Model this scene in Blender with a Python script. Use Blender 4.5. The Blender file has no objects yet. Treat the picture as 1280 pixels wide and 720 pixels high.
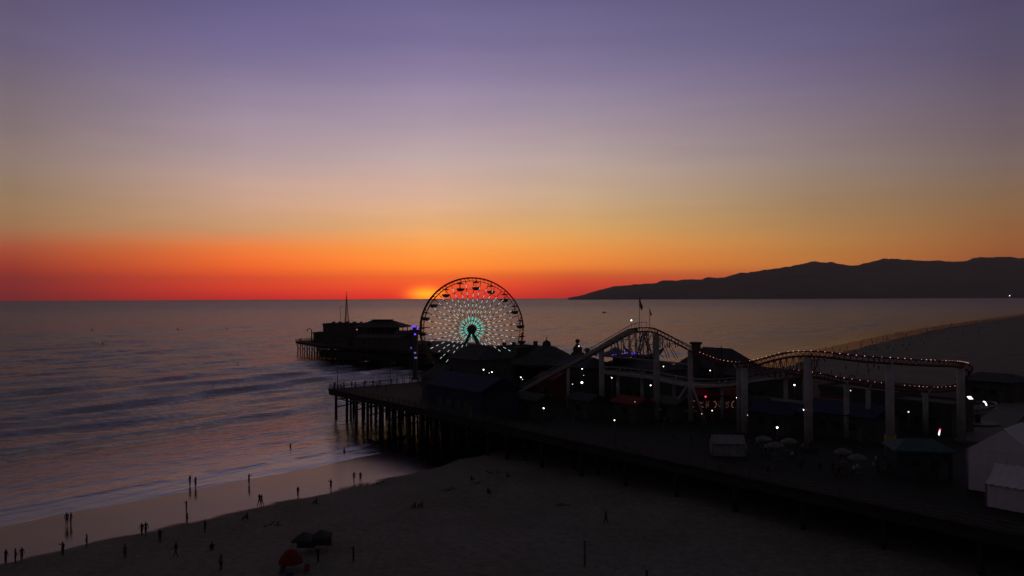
import bpy, math, random
import numpy as np
from mathutils import Vector, Matrix, noise
random.seed(7); rng = np.random.default_rng(7)
R = math.radians
scn = bpy.context.scene
col = scn.collection

# ------------------------------------------------------------------ camera
CAMZ = 30.0
cam = bpy.data.cameras.new('camera'); camo = bpy.data.objects.new('camera', cam); col.objects.link(camo)
cam.lens = 1000/1280*36; cam.sensor_width = 36; cam.clip_start = .5; cam.clip_end = 90000
camo.location = (0, 0, CAMZ)
ROLL = math.atan(6/1280)
camo.matrix_world = Matrix.Translation((0, 0, CAMZ)) @ (Matrix.Rotation(R(90)+math.atan(12/1000), 4, 'X') @ Matrix.Rotation(-ROLL, 4, 'Z'))
scn.camera = camo
scn.view_settings.view_transform = 'Standard'; scn.view_settings.look = 'None'
scn.view_settings.exposure = 0; scn.view_settings.gamma = 1

def hy(px): return 375 - 6*px/1280          # where the horizon lies above pixel column px
def W(px, py, D):                           # a point D metres out, seen at that pixel
    return Vector(((px-640)/1000*D, D, CAMZ - (py-hy(px))/1000*D))
def G(px, py, z=0.0):                       # where the pixel meets the level z
    D = (CAMZ-z)*1000/(py-hy(px)); return Vector(((px-640)/1000*D, D, z))

# ------------------------------------------------------------------ materials
def lin(c):
    return tuple(((v/255)/12.92 if v/255 <= .04045 else (((v/255)+.055)/1.055)**2.4) for v in c)
_m = {}
def mat(name, colr, rough=.7, metal=0, var=.25, scale=1.5, bump=0.0, emit=None, es=0):
    if name in _m: return _m[name]
    m = bpy.data.materials.new(name); m.use_nodes = True; nt = m.node_tree; b = nt.nodes['Principled BSDF']
    b.inputs['Roughness'].default_value = rough; b.inputs['Metallic'].default_value = metal
    if rough >= .7: b.inputs['Specular IOR Level'].default_value = .12
    if emit:
        b.inputs['Base Color'].default_value = (*colr, 1)
        b.inputs['Emission Color'].default_value = (*emit, 1); b.inputs['Emission Strength'].default_value = es
        m.cycles.emission_sampling = 'NONE'
    else:
        tc = nt.nodes.new('ShaderNodeTexCoord'); n = nt.nodes.new('ShaderNodeTexNoise'); n.inputs['Scale'].default_value = scale
        n.inputs['Detail'].default_value = 5; nt.links.new(tc.outputs['Object'], n.inputs['Vector'])
        r = nt.nodes.new('ShaderNodeValToRGB'); nt.links.new(n.outputs['Fac'], r.inputs['Fac'])
        r.color_ramp.elements[0].position = .3; r.color_ramp.elements[1].position = .72
        r.color_ramp.elements[0].color = (*[c*(1-var) for c in colr], 1)
        r.color_ramp.elements[1].color = (*[min(1, c*(1+var)) for c in colr], 1)
        nt.links.new(r.outputs['Color'], b.inputs['Base Color'])
        if bump:
            bp = nt.nodes.new('ShaderNodeBump'); bp.inputs['Distance'].default_value = bump; nt.links.new(n.outputs['Fac'], bp.inputs['Height'])
            nt.links.new(bp.outputs['Normal'], b.inputs['Normal'])
    _m[name] = m; return m
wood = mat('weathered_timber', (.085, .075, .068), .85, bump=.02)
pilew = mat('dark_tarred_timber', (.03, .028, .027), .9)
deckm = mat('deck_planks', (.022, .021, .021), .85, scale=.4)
steel_w = mat('white_painted_steel', (.28, .27, .275), .7, scale=.6)
steel_d = mat('dark_steel', (.045, .045, .05), .6)
steel_g = mat('grey_steel', (.16, .16, .17), .5)
redm = mat('red_painted_track', (.11, .016, .018), .7)
yelm = mat('yellow_painted_base', (.22, .13, .035), .6)
roof_d = mat('dark_roofing', (.045, .045, .05), .8, scale=.8)
roof_n = mat('navy_canvas', (.02, .024, .07), .7)
roof_r = mat('red_canvas', (.16, .02, .02), .7)
roof_t = mat('teal_canvas', (.04, .075, .085), .7)
roof_g = mat('grey_flat_roof', (.06, .06, .063), .8)
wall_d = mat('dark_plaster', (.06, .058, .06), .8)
wall_r = mat('dull_red_boards', (.1, .03, .03), .8)
wall_w = mat('pale_boards', (.1, .1, .105), .7)
tentm = mat('white_vinyl', (.46, .445, .5), .7, var=.08)
glass = mat('dark_glass', (.02, .02, .025), .15, var=.1)
glow = mat('unlit_pale_glass', (.3, .28, .26), .3)
L_white = mat('white_lamp', (.8, .8, .8), emit=(1, .93, .82), es=5)
L_warm = mat('warm_lamp', (.8, .7, .5), emit=(1, .75, .5), es=1.2)
L_dim = mat('dim_white_lamp', (.8, .8, .8), emit=(1, .85, .75), es=1.3)
L_bulb = mat('small_track_bulb', (.8, .8, .8), emit=(1, .5, .38), es=1.1)
L_red = mat('red_lamp', (.8, .1, .1), emit=(1, .05, .12), es=2.2)
L_cool = mat('cool_white_led', (.8, .9, .9), emit=(.78, 1, .96), es=.7)
L_mint = mat('mint_led', (.5, .9, .8), emit=(.62, .96, .9), es=.65)
L_teal = mat('teal_led', (.2, .8, .7), emit=(.12, .72, .6), es=.8)
L_viol = mat('violet_led', (.3, .2, .8), emit=(.16, .08, 1), es=1.0)
L_viol2 = mat('pale_violet_led', (.4, .3, .8), emit=(.35, .25, .85), es=.45)
L_letter = mat('dim_coloured_bulbs', (.5, .3, .3), emit=(.75, .42, .36), es=.22)

# ------------------------------------------------------------------ mesh builder
class MB:
    def __init__(s): s.v = []; s.f = []; s.m = []; s.sm = []
    def add(s, vs, fs, mi=0, smooth=False):
        o = len(s.v); s.v += [tuple(v) for v in vs]
        for f in fs: s.f.append(tuple(i+o for i in f)); s.m.append(mi); s.sm.append(smooth)
        return s
    def box(s, c, size, rz=0, mi=0):
        c = Vector(c); a = Vector((math.cos(rz), math.sin(rz), 0))*size[0]/2; b = Vector((-math.sin(rz), math.cos(rz), 0))*size[1]/2; h = Vector((0, 0, size[2]/2))
        vs = [c+i*a+j*b+k*h for k in (-1, 1) for i, j in ((-1, -1), (1, -1), (1, 1), (-1, 1))]
        return s.add(vs, [(3, 2, 1, 0), (4, 5, 6, 7), (0, 1, 5, 4), (1, 2, 6, 5), (2, 3, 7, 6), (3, 0, 4, 7)], mi)
    def tube(s, p, q, r, r2=None, n=6, mi=0, cap=True):
        p = Vector(p); q = Vector(q); r2 = r if r2 is None else r2
        d = (q-p).normalized(); u = d.orthogonal().normalized(); w = d.cross(u)
        vs = [p+(u*math.cos(t)+w*math.sin(t))*r for t in [2*math.pi*i/n for i in range(n)]] + \
             [q+(u*math.cos(t)+w*math.sin(t))*r2 for t in [2*math.pi*i/n for i in range(n)]]
        fs = [(i, (i+1) % n, n+(i+1) % n, n+i) for i in range(n)]
        s.add(vs, fs, mi, n > 4)
        if cap: o = len(s.v)-2*n; s.f.append(tuple(range(o+n-1, o-1, -1))); s.f.append(tuple(range(o+n, o+2*n))); s.m += [mi, mi]; s.sm += [False, False]
        return s
    def path(s, pts, r, n=6, mi=0, closed=False):
        pts = [Vector(p) for p in pts]; k = len(pts); rings = []
        for i, p in enumerate(pts):
            a = pts[(i-1) % k] if closed or i else pts[0]; b = pts[(i+1) % k] if closed or i < k-1 else pts[-1]
            d = (b-a).normalized(); u = d.cross(Vector((.013, .02, 1))).normalized()
            if u.length < .1: u = Vector((1, 0, 0))
            w = d.cross(u).normalized()
            rings.append([p+(u*math.cos(2*math.pi*j/n)+w*math.sin(2*math.pi*j/n))*r for j in range(n)])
        vs = [v for g in rings for v in g]; fs = []
        for i in range(k if closed else k-1):
            for j in range(n): fs.append((i*n+j, i*n+(j+1) % n, ((i+1) % k)*n+(j+1) % n, ((i+1) % k)*n+j))
        return s.add(vs, fs, mi, True)
    def ball(s, c, r, mi=0, n=8, m=5, sz=(1, 1, 1), z0=-1, z1=1):
        c = Vector(c); vs = []; fs = []
        a0 = math.asin(z0); a1 = math.asin(z1)
        for i in range(m+1):
            a = a0+(a1-a0)*i/m
            for j in range(n):
                t = 2*math.pi*j/n; vs.append(c+Vector((math.cos(a)*math.cos(t)*sz[0], math.cos(a)*math.sin(t)*sz[1], math.sin(a)*sz[2]))*r)
        for i in range(m):
            for j in range(n): fs.append((i*n+j, i*n+(j+1) % n, (i+1)*n+(j+1) % n, (i+1)*n+j))
        return s.add(vs, fs, mi, True)
    def lathe(s, c, prof, n=16, mi=0, smooth=True):
        c = Vector(c); vs = []; fs = []
        for r, z in prof:
            for j in range(n):
                t = 2*math.pi*j/n; vs.append(c+Vector((r*math.cos(t), r*math.sin(t), z)))
        for i in range(len(prof)-1):
            for j in range(n): fs.append((i*n+j, i*n+(j+1) % n, (i+1)*n+(j+1) % n, (i+1)*n+j))
        return s.add(vs, fs, mi, smooth)
    def prism(s, poly, z0, z1, mi=0):
        n = len(poly); vs = [(x, y, z0) for x, y in poly]+[(x, y, z1) for x, y in poly]
        return s.add(vs, [tuple(range(n-1, -1, -1)), tuple(range(n, 2*n))]+[(i, (i+1) % n, n+(i+1) % n, n+i) for i in range(n)], mi)
    def build(s, name, mats, parent=None, origin=(0, 0, 0)):
        me = bpy.data.meshes.new(name); o_ = Vector(origin)
        me.from_pydata([Vector(v)-o_ for v in s.v], [], s.f)
        for m in (mats if isinstance(mats, (list, tuple)) else [mats]): me.materials.append(m)
        me.polygons.foreach_set('material_index', s.m); me.polygons.foreach_set('use_smooth', s.sm); me.update()
        o = bpy.data.objects.new(name, me); col.objects.link(o)
        if parent: o.parent = parent
        else: o.location = o_
        return o
def tag(o, label=None, cat=None, group=None, kind=None):
    if label: o['label'] = label
    if cat: o['category'] = cat
    if group: o['group'] = group
    if kind: o['kind'] = kind
    return o
def thing(name, label, cat, loc=(0, 0, 0), group=None):
    o = bpy.data.objects.new(name, None); col.objects.link(o); o.location = loc; o.empty_display_size = .5
    return tag(o, label, cat, group)
def copy_tree(o, parent=None):
    c = o.copy(); col.objects.link(c)
    if parent: c.parent = parent
    for ch in list(o.children): copy_tree(ch, c)
    return c

# ------------------------------------------------------------------ sky
cols = {
 20:  [(0,(92,83,114)),(50,(100,90,120)),(100,(112,99,114)),(150,(126,110,115)),(200,(138,119,112)),(250,(147,119,92)),(285,(154,112,83)),(310,(166,80,58)),(335,(150,56,50)),(358,(128,38,45)),(373,(112,30,40))],
 310: [(0,(98,90,136)),(50,(110,102,145)),(100,(132,119,150)),(150,(155,139,158)),(200,(176,154,157)),(250,(199,161,140)),(285,(200,152,113)),(310,(232,122,64)),(335,(238,98,50)),(358,(224,66,48)),(373,(190,42,48))],
 540: [(0,(105,98,142)),(50,(116,108,149)),(100,(139,126,160)),(150,(162,147,166)),(200,(184,165,166)),(250,(210,173,150)),(285,(222,167,111)),(310,(250,158,76)),(335,(255,136,54)),(354,(252,90,44)),(371,(232,48,48))],
 720: [(0,(100,94,134)),(50,(112,105,142)),(100,(132,121,153)),(150,(157,142,157)),(200,(177,159,156)),(250,(195,166,134)),(285,(211,163,102)),(310,(230,150,76)),(335,(230,124,58)),(354,(214,66,52)),(370,(176,40,48))],
 1020:[(0,(90,84,120)),(50,(98,91,126)),(100,(114,102,130)),(150,(130,115,127)),(200,(142,125,121)),(250,(151,123,95)),(285,(169,126,82)),(310,(180,122,68)),(335,(184,112,62)),(354,(170,80,58)),(370,(140,50,50))],
 1260:[(0,(78,70,101)),(50,(83,76,104)),(100,(93,81,102)),(150,(105,90,100)),(200,(117,99,96)),(250,(129,98,74)),(285,(143,95,62)),(310,(145,87,56)),(335,(140,78,54)),(354,(132,66,52)),(370,(110,50,48))]}
w = bpy.data.worlds.new('World'); scn.world = w; w.use_nodes = True; nt = w.node_tree; N = nt.nodes.new; Lk = nt.links.new
bg = nt.nodes['Background']; tc = N('ShaderNodeTexCoord'); sp = N('ShaderNodeSeparateXYZ'); Lk(tc.outputs['Generated'], sp.inputs[0])
def M(op, a, b=None, c=None, clamp=False):
    n = N('ShaderNodeMath'); n.operation = op; n.use_clamp = clamp
    for i, v in enumerate((a, b, c)):
        if v is None: continue
        if isinstance(v, (int, float)): n.inputs[i].default_value = v
        else: Lk(v, n.inputs[i])
    return n.outputs[0]
el = M('MULTIPLY', M('ARCSINE', sp.outputs['Z']), 2/math.pi)
az = M('ARCTAN2', sp.outputs['X'], sp.outputs['Y'])
def ramp(stops):
    r = N('ShaderNodeValToRGB'); e = r.color_ramp.elements
    while len(e) > 1: e.remove(e[0])
    for i, (p, c) in enumerate(stops):
        x = e[0] if i == 0 else e.new(p)
        x.position = p; x.color = (*c, 1)
    Lk(el, r.inputs['Fac']); return r.outputs['Color']
def mixc(a, b, f, mode='MIX'):
    n = N('ShaderNodeMix'); n.data_type = 'RGBA'; n.blend_type = mode; n.clamp_factor = True
    Lk(a, n.inputs['A']); Lk(b, n.inputs['B'])
    if isinstance(f, (int, float)): n.inputs['Factor'].default_value = f
    else: Lk(f, n.inputs['Factor'])
    return n.outputs['Result']
ZEN = [(25/90, lin((80, 73, 88))), (36/90, lin((60, 57, 66))), (60/90, lin((56, 54, 58))), (1.0, lin((52, 50, 52)))]
prev = None; pa = None
for px, st in cols.items():
    u = (px-640)/1000; stops = []
    for y, c in reversed(st):
        e_ = math.degrees(math.atan(max(0, hy(px)-y)/1000/math.sqrt(1+u*u)))/90
        path = min(735/max(math.sin(math.radians(e_*90)), 1e-4), 27000/math.cos(math.atan(u)))
        T = math.exp(-4.0e-5*path*.85); hc = tuple(max(v-S*(1-T), .004)/T for v, S in zip(lin(c), (.05, .04, .045)))
        stops.append((max(e_, .0002), hc))
    stops += ZEN
    c = ramp(stops); a = math.atan(u)
    if prev is None: out = c
    else:
        f = M('DIVIDE', M('SUBTRACT', az, pa), a-pa, clamp=True)
        out = mixc(out, c, f)
    prev = c; pa = a
# the dusk side of the sky, away from the sunset
east = ramp([(.0002, lin((50, 44, 50))), (.1, lin((70, 64, 70))), (.25, lin((63, 60, 68))), (.6, lin((56, 54, 58))), (1, lin((52, 50, 52)))])
fe = M('DIVIDE', M('SUBTRACT', M('ABSOLUTE', az), R(34)), R(60), clamp=True)
out = mixc(out, east, fe)
wm_ = N('ShaderNodeMapping'); wm_.inputs['Scale'].default_value = (3, 3, 26); Lk(tc.outputs['Generated'], wm_.inputs['Vector'])
wn_ = N('ShaderNodeTexNoise'); wn_.inputs['Scale'].default_value = 1.3; wn_.inputs['Detail'].default_value = 4; Lk(wm_.outputs[0], wn_.inputs['Vector'])
wr_ = N('ShaderNodeValToRGB'); Lk(wn_.outputs['Fac'], wr_.inputs['Fac']); wr_.color_ramp.elements[0].position = .3; wr_.color_ramp.elements[1].position = .7
wr_.color_ramp.elements[0].color = (.955, .95, .965, 1); wr_.color_ramp.elements[1].color = (1.045, 1.03, 1.02, 1)
out = mixc(out, wr_.outputs[0], 1.0, 'MULTIPLY')
# glow where the sun has just gone down
def gauss(x, s): return M('EXPONENT', M('MULTIPLY', M('POWER', M('ABSOLUTE', M('DIVIDE', x, s)), 2.0), -1.0))
SAZ = math.atan((533-640)/1000)
g = M('MULTIPLY', gauss(M('SUBTRACT', az, SAZ), R(1.15)), gauss(M('SUBTRACT', el, .003), .0052))
gl = N('ShaderNodeMix'); gl.data_type = 'RGBA'; gl.blend_type = 'ADD'; gl.clamp_factor = True
Lk(out, gl.inputs['A']); gl.inputs['B'].default_value = (2.3, 1.15, .0, 1); Lk(g, gl.inputs['Factor']); out = gl.outputs['Result']
ns = N('ShaderNodeTexSky'); ns.sky_type = 'NISHITA'; ns.sun_disc = False; ns.sun_elevation = R(.5); ns.sun_rotation = SAZ
nsx = N('ShaderNodeMix'); nsx.data_type = 'RGBA'; nsx.blend_type = 'ADD'; nsx.inputs['Factor'].default_value = .012
Lk(out, nsx.inputs['A']); Lk(ns.outputs[0], nsx.inputs['B']); out = nsx.outputs['Result']
Lk(out, bg.inputs['Color']); bg.inputs['Strength'].default_value = 1.0

sl = bpy.data.lights.new('sun', 'SUN'); so = bpy.data.objects.new('sun', sl); col.objects.link(so)
sl.energy = .02; sl.angle = R(12); sl.color = (1, .45, .2)
sd = Vector((math.sin(SAZ), math.cos(SAZ), math.tan(R(1.2)))); so.rotation_euler = sd.to_track_quat('Z', 'Y').to_euler(); so.location = (0, 0, 80)

# ------------------------------------------------------------------ shoreline, sea, beach
SH = np.array([(-4000, -4700), (-300, -172), (-67.6, 105.6), (-25, 155), (100, 348), (248, 560), (390, 755), (800, 1260), (4000, 5100), (20000, 24000)], float)
def shore_d(x, y):
    best = np.full(x.shape, 1e9); sg = np.ones(x.shape)
    for (a, b) in zip(SH[:-1], SH[1:]):
        ab = b-a; L2 = (ab**2).sum(); t = np.clip(((x-a[0])*ab[0]+(y-a[1])*ab[1])/L2, 0, 1)
        dx = x-(a[0]+t*ab[0]); dy = y-(a[1]+t*ab[1]); d = np.hypot(dx, dy)
        s = np.where(ab[0]*(y-a[1])-ab[1]*(x-a[0]) < 0, 1, -1)
        k = d < best; best = np.where(k, d, best); sg = np.where(k, s, sg)
    return best*sg
def vnoise(x, y, seed=0):
    xi = np.floor(x).astype(np.int64); yi = np.floor(y).astype(np.int64); fx = x-xi; fy = y-yi
    fx = fx*fx*(3-2*fx); fy = fy*fy*(3-2*fy)
    def h(a, b):
        n = (a*374761393+b*668265263+seed*974711) & 0x7fffffff; n = ((n ^ (n >> 13))*1274126177) & 0x7fffffff
        return ((n ^ (n >> 16)) & 0xffff)/65535.0
    return (h(xi, yi)*(1-fx)+h(xi+1, yi)*fx)*(1-fy)+(h(xi, yi+1)*(1-fx)+h(xi+1, yi+1)*fx)*fy
def fbm(x, y, o=4, seed=0):
    v = 0; a = .5
    for i in range(o): v = v+a*vnoise(x*2**i, y*2**i, seed+i); a *= .5
    return v/(1-.5**o)
def dune(x, y, d):
    z = np.where(d < 0, np.maximum(-4, d*.035), np.where(d < 20, d*.03, .6+np.minimum(d-20, 45)*.03))
    z = z+np.where(d > 20, np.clip((d-20)/15, 0, 1)*(fbm(x/9, y/9, 3, 5)-.5)*.35, 0)
    r = np.hypot(x, y)
    z = z+np.where(d > 600, np.minimum((d-600)*.02, 25), 0)*np.clip((r-1500)/1500, 0, 1)
    return z
def ground_z(x, y):
    x = np.array([x], float); y = np.array([y], float)
    return float(max(dune(x, y, shore_d(x, y)+(fbm(x/14, y/14, 3, 3)-.5)*3)[0], 0))
def fan(name, r0, r1, nr, a0, a1, na, zf, attrs):
    r = r0*(r1/r0)**(np.arange(nr)/(nr-1)); a = np.radians(np.linspace(a0, a1, na))
    rr, aa = np.meshgrid(r, a, indexing='ij'); x = rr*np.sin(aa); y = rr*np.cos(aa)
    z, at = zf(x, y, rr)
    co = np.stack([x, y, z], -1).reshape(-1, 3)
    i = np.arange(nr-1)[:, None]*na+np.arange(na-1)[None]
    f = np.stack([i, i+1, i+na+1, i+na], -1)[..., ::-1].reshape(-1, 4)
    me = bpy.data.meshes.new(name); me.vertices.add(len(co)); me.vertices.foreach_set('co', co.ravel())
    me.loops.add(f.size); me.loops.foreach_set('vertex_index', f.ravel().astype(np.int32))
    me.polygons.add(len(f)); me.polygons.foreach_set('loop_start', (np.arange(len(f))*4).astype(np.int32))
    me.polygons.foreach_set('use_smooth', np.ones(len(f), bool)); me.update(); me.validate()
    for k, v in at.items():
        l = me.attributes.new(k, 'FLOAT', 'POINT'); l.data.foreach_set('value', v.ravel().astype(np.float32))
    o = bpy.data.objects.new(name, me); col.objects.link(o); return o
def zsea(x, y, r):
    d0 = shore_d(x, y); d = d0+(fbm(x/60, y/60, 3, 11)-.5)*22*np.clip(-d0/60, 0, 1)
    along = x*.62+y*.78
    off = np.clip(-d, 0, 1e5)
    sp_ = r*.0062
    def swell(L, A, seed, pw=2.2):
        m = np.clip(fbm(along/(L*9), d/(L*1.1), 3, seed)*3.2-1.15, 0, 1)
        fr0 = d/L+fbm(along/130, d/130, 2, seed+5)*1.2; fr0 = fr0-np.floor(fr0); sm = lambda t: t*t*(3-2*t)
        ph = np.where(fr0 < .76, sm(fr0/.76), sm((1-fr0)/.24))
        vis = np.clip((L*.45/sp_)-.5, 0, 1)
        return A*m*(ph**pw-.3)*vis
    z = swell(30, 1.2, 21, 2.5)*np.clip((off-26)/14, 0, 1)*np.clip((260-off)/150, .22, 1)
    z += swell(52, .55, 31)*np.clip((off-40)/60, 0, 1)
    z += swell(15, .4, 41, 2.2)*np.clip((off-35)/30, 0, 1)
    z += swell(8, .18, 51, 2)*np.clip((off-30)/25, 0.08, 1)*(off > 4)
    z += swell(31, .5, 71, 3)*np.clip((off-60)/80, 0, 1)
    al = x*.62+y*.78; ac = x*.78-y*.62
    z += (fbm(al/30, ac/4.5, 3, 81)-.5)*.8*np.clip(4.5/sp_-.6, 0, 1)*np.clip((off-35)/40, .12, 1)*(off > 0)
    z += (fbm(x/60, y/22, 3, 91)-.5)*1.1*np.clip(18/sp_-.6, 0, 1)*np.clip((off-60)/200, 0, 1)
    z += (fbm(x/5, y/3.2, 3, 61)-.5)*.22*np.clip(1.6/sp_-.4, 0, 1)*np.clip(off/25, 0.05, 1)
    z += .16*np.exp(-((off-9-4*fbm(along/25, d*0, 2, 7))/.9)**2)*(fbm(along/18, d*0+3, 2, 17) > .42)*(off > 0)+.04*np.exp(-((off-1.5)/.7)**2)*(off > 0)
    return z*np.clip(1-(r-3000)/3000, 0, 1), {'shore': d0+(fbm(x/14, y/14, 3, 3)-.5)*3, 'dist': r}
sea = fan('sea', 45, 26000, 1050, -85, 85, 560, zsea, None); tag(sea, kind='structure')
def zland(x, y, r):
    d = shore_d(x, y)+(fbm(x/14, y/14, 3, 3)-.5)*3
    return dune(x, y, d), {'shore': d}
beach = fan('beach_sand', 12, 26000, 520, -100, 100, 420, zland, None); tag(beach, kind='structure')

def node_mat(name):
    m = bpy.data.materials.new(name); m.use_nodes = True; return m, m.node_tree, m.node_tree.nodes['Principled BSDF']
m, nt, b = node_mat('sea_water'); N = nt.nodes.new; Lk = nt.links.new
sh = N('ShaderNodeAttribute'); sh.attribute_name = 'shore'; di = N('ShaderNodeAttribute'); di.attribute_name = 'dist'
tc = N('ShaderNodeTexCoord'); mp0 = N('ShaderNodeMapping'); mp0.inputs['Rotation'].default_value = (0, 0, R(-51.5)); Lk(tc.outputs['Object'], mp0.inputs['Vector'])
mp = N('ShaderNodeMapping'); mp.inputs['Scale'].default_value = (.4, 1, 1); Lk(mp0.outputs[0], mp.inputs['Vector'])
def nz(scale, detail, rough=.55):
    n = N('ShaderNodeTexNoise'); n.inputs['Scale'].default_value = scale; n.inputs['Detail'].default_value = detail; n.inputs['Roughness'].default_value = rough
    Lk(mp.outputs[0], n.inputs['Vector']); return n.outputs['Fac']
def mr(v, a, b_, c, d):
    n = N('ShaderNodeMapRange'); n.inputs['From Min'].default_value = a; n.inputs['From Max'].default_value = b_; n.inputs['To Min'].default_value = c; n.inputs['To Max'].default_value = d
    Lk(v, n.inputs['Value']); return n.outputs[0]
b1 = N('ShaderNodeBump'); Lk(nz(.9, 5), b1.inputs['Height']); b1.inputs['Strength'].default_value = 1; Lk(mr(di.outputs['Fac'], 100, 1800, .35, .3), b1.inputs['Distance'])
b2 = N('ShaderNodeBump'); Lk(nz(.14, 3, .5), b2.inputs['Height']); b2.inputs['Strength'].default_value = 1; b2.inputs['Distance'].default_value = 1.15
b3 = N('ShaderNodeBump'); Lk(nz(.035, 3, .5), b3.inputs['Height']); b3.inputs['Distance'].default_value = 1.0; Lk(b1.outputs[0], b3.inputs['Normal'])
Lk(b3.outputs[0], b2.inputs['Normal'])
calm = N('ShaderNodeMix'); calm.data_type = 'VECTOR'; geo = N('ShaderNodeNewGeometry')
Lk(geo.outputs['Normal'], calm.inputs['A']); Lk(b2.outputs[0], calm.inputs['B']); Lk(mr(sh.outputs['Fac'], -6, -55, .22, 1), calm.inputs['Factor'])
Lk(calm.outputs['Result'], b.inputs['Normal'])
Lk(mr(di.outputs['Fac'], 150, 3000, .16, .42), b.inputs['Roughness']); b.inputs['IOR'].default_value = 1.33
# foam and stirred-up sand in the surf
fo = M_ = N('ShaderNodeMath'); fo.operation = 'MULTIPLY'; fo.use_clamp = True
Lk(mr(sh.outputs['Fac'], -42, -10, 0, 1), fo.inputs[0]); Lk(mr(nz(.22, 6, .65), .42, .62, 0, 1), fo.inputs[1])
mx = N('ShaderNodeMix'); mx.data_type = 'RGBA'; mx.inputs['A'].default_value = (.012, .014, .018, 1); mx.inputs['B'].default_value = (.27, .26, .25, 1)
mpf = N('ShaderNodeMapping'); mpf.inputs['Scale'].default_value = (.3, 1, 1); Lk(mp.outputs[0], mpf.inputs['Vector'])
nf = N('ShaderNodeTexNoise'); nf.inputs['Scale'].default_value = .075; nf.inputs['Detail'].default_value = 7; nf.inputs['Roughness'].default_value = .62; Lk(mpf.outputs[0], nf.inputs['Vector'])
band = N('ShaderNodeMath'); band.operation = 'MULTIPLY'; band.use_clamp = True
Lk(mr(nf.outputs['Fac'], .46, .58, 0, 1), band.inputs[0]); Lk(mr(sh.outputs['Fac'], -230, -60, 0, 1), band.inputs[1])
swl = N('ShaderNodeMath'); swl.operation = 'COMPARE'; Lk(sh.outputs['Fac'], swl.inputs[0]); swl.inputs[1].default_value = -1.6; swl.inputs[2].default_value = .8
swm = N('ShaderNodeMath'); swm.operation = 'MULTIPLY'; Lk(swl.outputs[0], swm.inputs[0]); Lk(mr(nz(.5, 4), .35, .6, .15, .9), swm.inputs[1])
fmx = N('ShaderNodeMath'); fmx.operation = 'MAXIMUM'; Lk(fo.outputs[0], fmx.inputs[0]); Lk(band.outputs[0], fmx.inputs[1])
fm2 = N('ShaderNodeMath'); fm2.operation = 'MAXIMUM'; Lk(fmx.outputs[0], fm2.inputs[0]); Lk(swm.outputs[0], fm2.inputs[1]); fo = fm2
Lk(fo.outputs[0], mx.inputs['Factor']); Lk(mx.outputs['Result'], b.inputs['Base Color'])
fr = N('ShaderNodeFresnel'); fr.inputs['IOR'].default_value = 1.33; Lk(calm.outputs['Result'], fr.inputs['Normal'])
gs = N('ShaderNodeBsdfGlossy'); gs.inputs['Color'].default_value = (.33, .335, .335, 1); Lk(calm.outputs['Result'], gs.inputs['Normal'])
Lk(mr(di.outputs['Fac'], 150, 3000, .12, .26), gs.inputs['Roughness'])
df = N('ShaderNodeBsdfDiffuse'); Lk(mx.outputs['Result'], df.inputs['Color']); ms = N('ShaderNodeMixShader')
Lk(fr.outputs[0], ms.inputs[0]); Lk(df.outputs[0], ms.inputs[1]); Lk(gs.outputs[0], ms.inputs[2]); Lk(ms.outputs[0], nt.nodes['Material Output'].inputs['Surface'])
nt.nodes.remove(b)
sea.data.materials.append(m)

m, nt, b = node_mat('beach_sand'); N = nt.nodes.new; Lk = nt.links.new
sh = N('ShaderNodeAttribute'); sh.attribute_name = 'shore'; tc = N('ShaderNodeTexCoord'); mp = N('ShaderNodeMapping'); Lk(tc.outputs['Object'], mp.inputs['Vector'])
wn = nz(.08, 3); ad = N('ShaderNodeMath'); ad.operation = 'MULTIPLY_ADD'; Lk(wn, ad.inputs[0]); ad.inputs[1].default_value = -9; Lk(sh.outputs['Fac'], ad.inputs[2])
wet = mr(ad.outputs[0], 14.2, 15.4, 1, 0)
c1 = N('ShaderNodeValToRGB'); Lk(nz(1.3, 6, .7), c1.inputs['Fac']); c1.color_ramp.elements[0].color = (.115, .106, .1, 1); c1.color_ramp.elements[1].color = (.24, .222, .208, 1)
c1.color_ramp.elements[0].position = .3; c1.color_ramp.elements[1].position = .75
c2 = N('ShaderNodeMix'); c2.data_type = 'RGBA'; c2.blend_type = 'MULTIPLY'; Lk(c1.outputs[0], c2.inputs['A']); c2.inputs['B'].default_value = (.8, .79, .77, 1)
Lk(mr(nz(.06, 6, .7), .42, .62, 0, 1), c2.inputs['Factor'])
mx = N('ShaderNodeMix'); mx.data_type = 'RGBA'; Lk(wet, mx.inputs['Factor']); Lk(c2.outputs['Result'], mx.inputs['A']); mx.inputs['B'].default_value = (.06, .05, .045, 1)
Lk(mx.outputs['Result'], b.inputs['Base Color']); b.inputs['Roughness'].default_value = .95
bp = N('ShaderNodeBump'); Lk(nz(2.2, 5, .6), bp.inputs['Height']); Lk(mr(wet, 0, 1, .12, .006), bp.inputs['Distance']); Lk(bp.outputs[0], b.inputs['Normal'])
fr = N('ShaderNodeFresnel'); fr.inputs['IOR'].default_value = 1.3; Lk(bp.outputs[0], fr.inputs['Normal'])
wm = N('ShaderNodeMath'); wm.operation = 'MULTIPLY'; Lk(fr.outputs[0], wm.inputs[0]); Lk(wet, wm.inputs[1])
gs = N('ShaderNodeBsdfGlossy'); gs.inputs['Color'].default_value = (.23, .2, .185, 1); gs.inputs['Roughness'].default_value = .16; Lk(bp.outputs[0], gs.inputs['Normal'])
b.inputs['Specular IOR Level'].default_value = .1; ms = N('ShaderNodeMixShader')
Lk(wm.outputs[0], ms.inputs[0]); Lk(b.outputs[0], ms.inputs[1]); Lk(gs.outputs[0], ms.inputs[2]); Lk(ms.outputs[0], nt.nodes['Material Output'].inputs['Surface'])
beach.data.materials.append(m)

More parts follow.
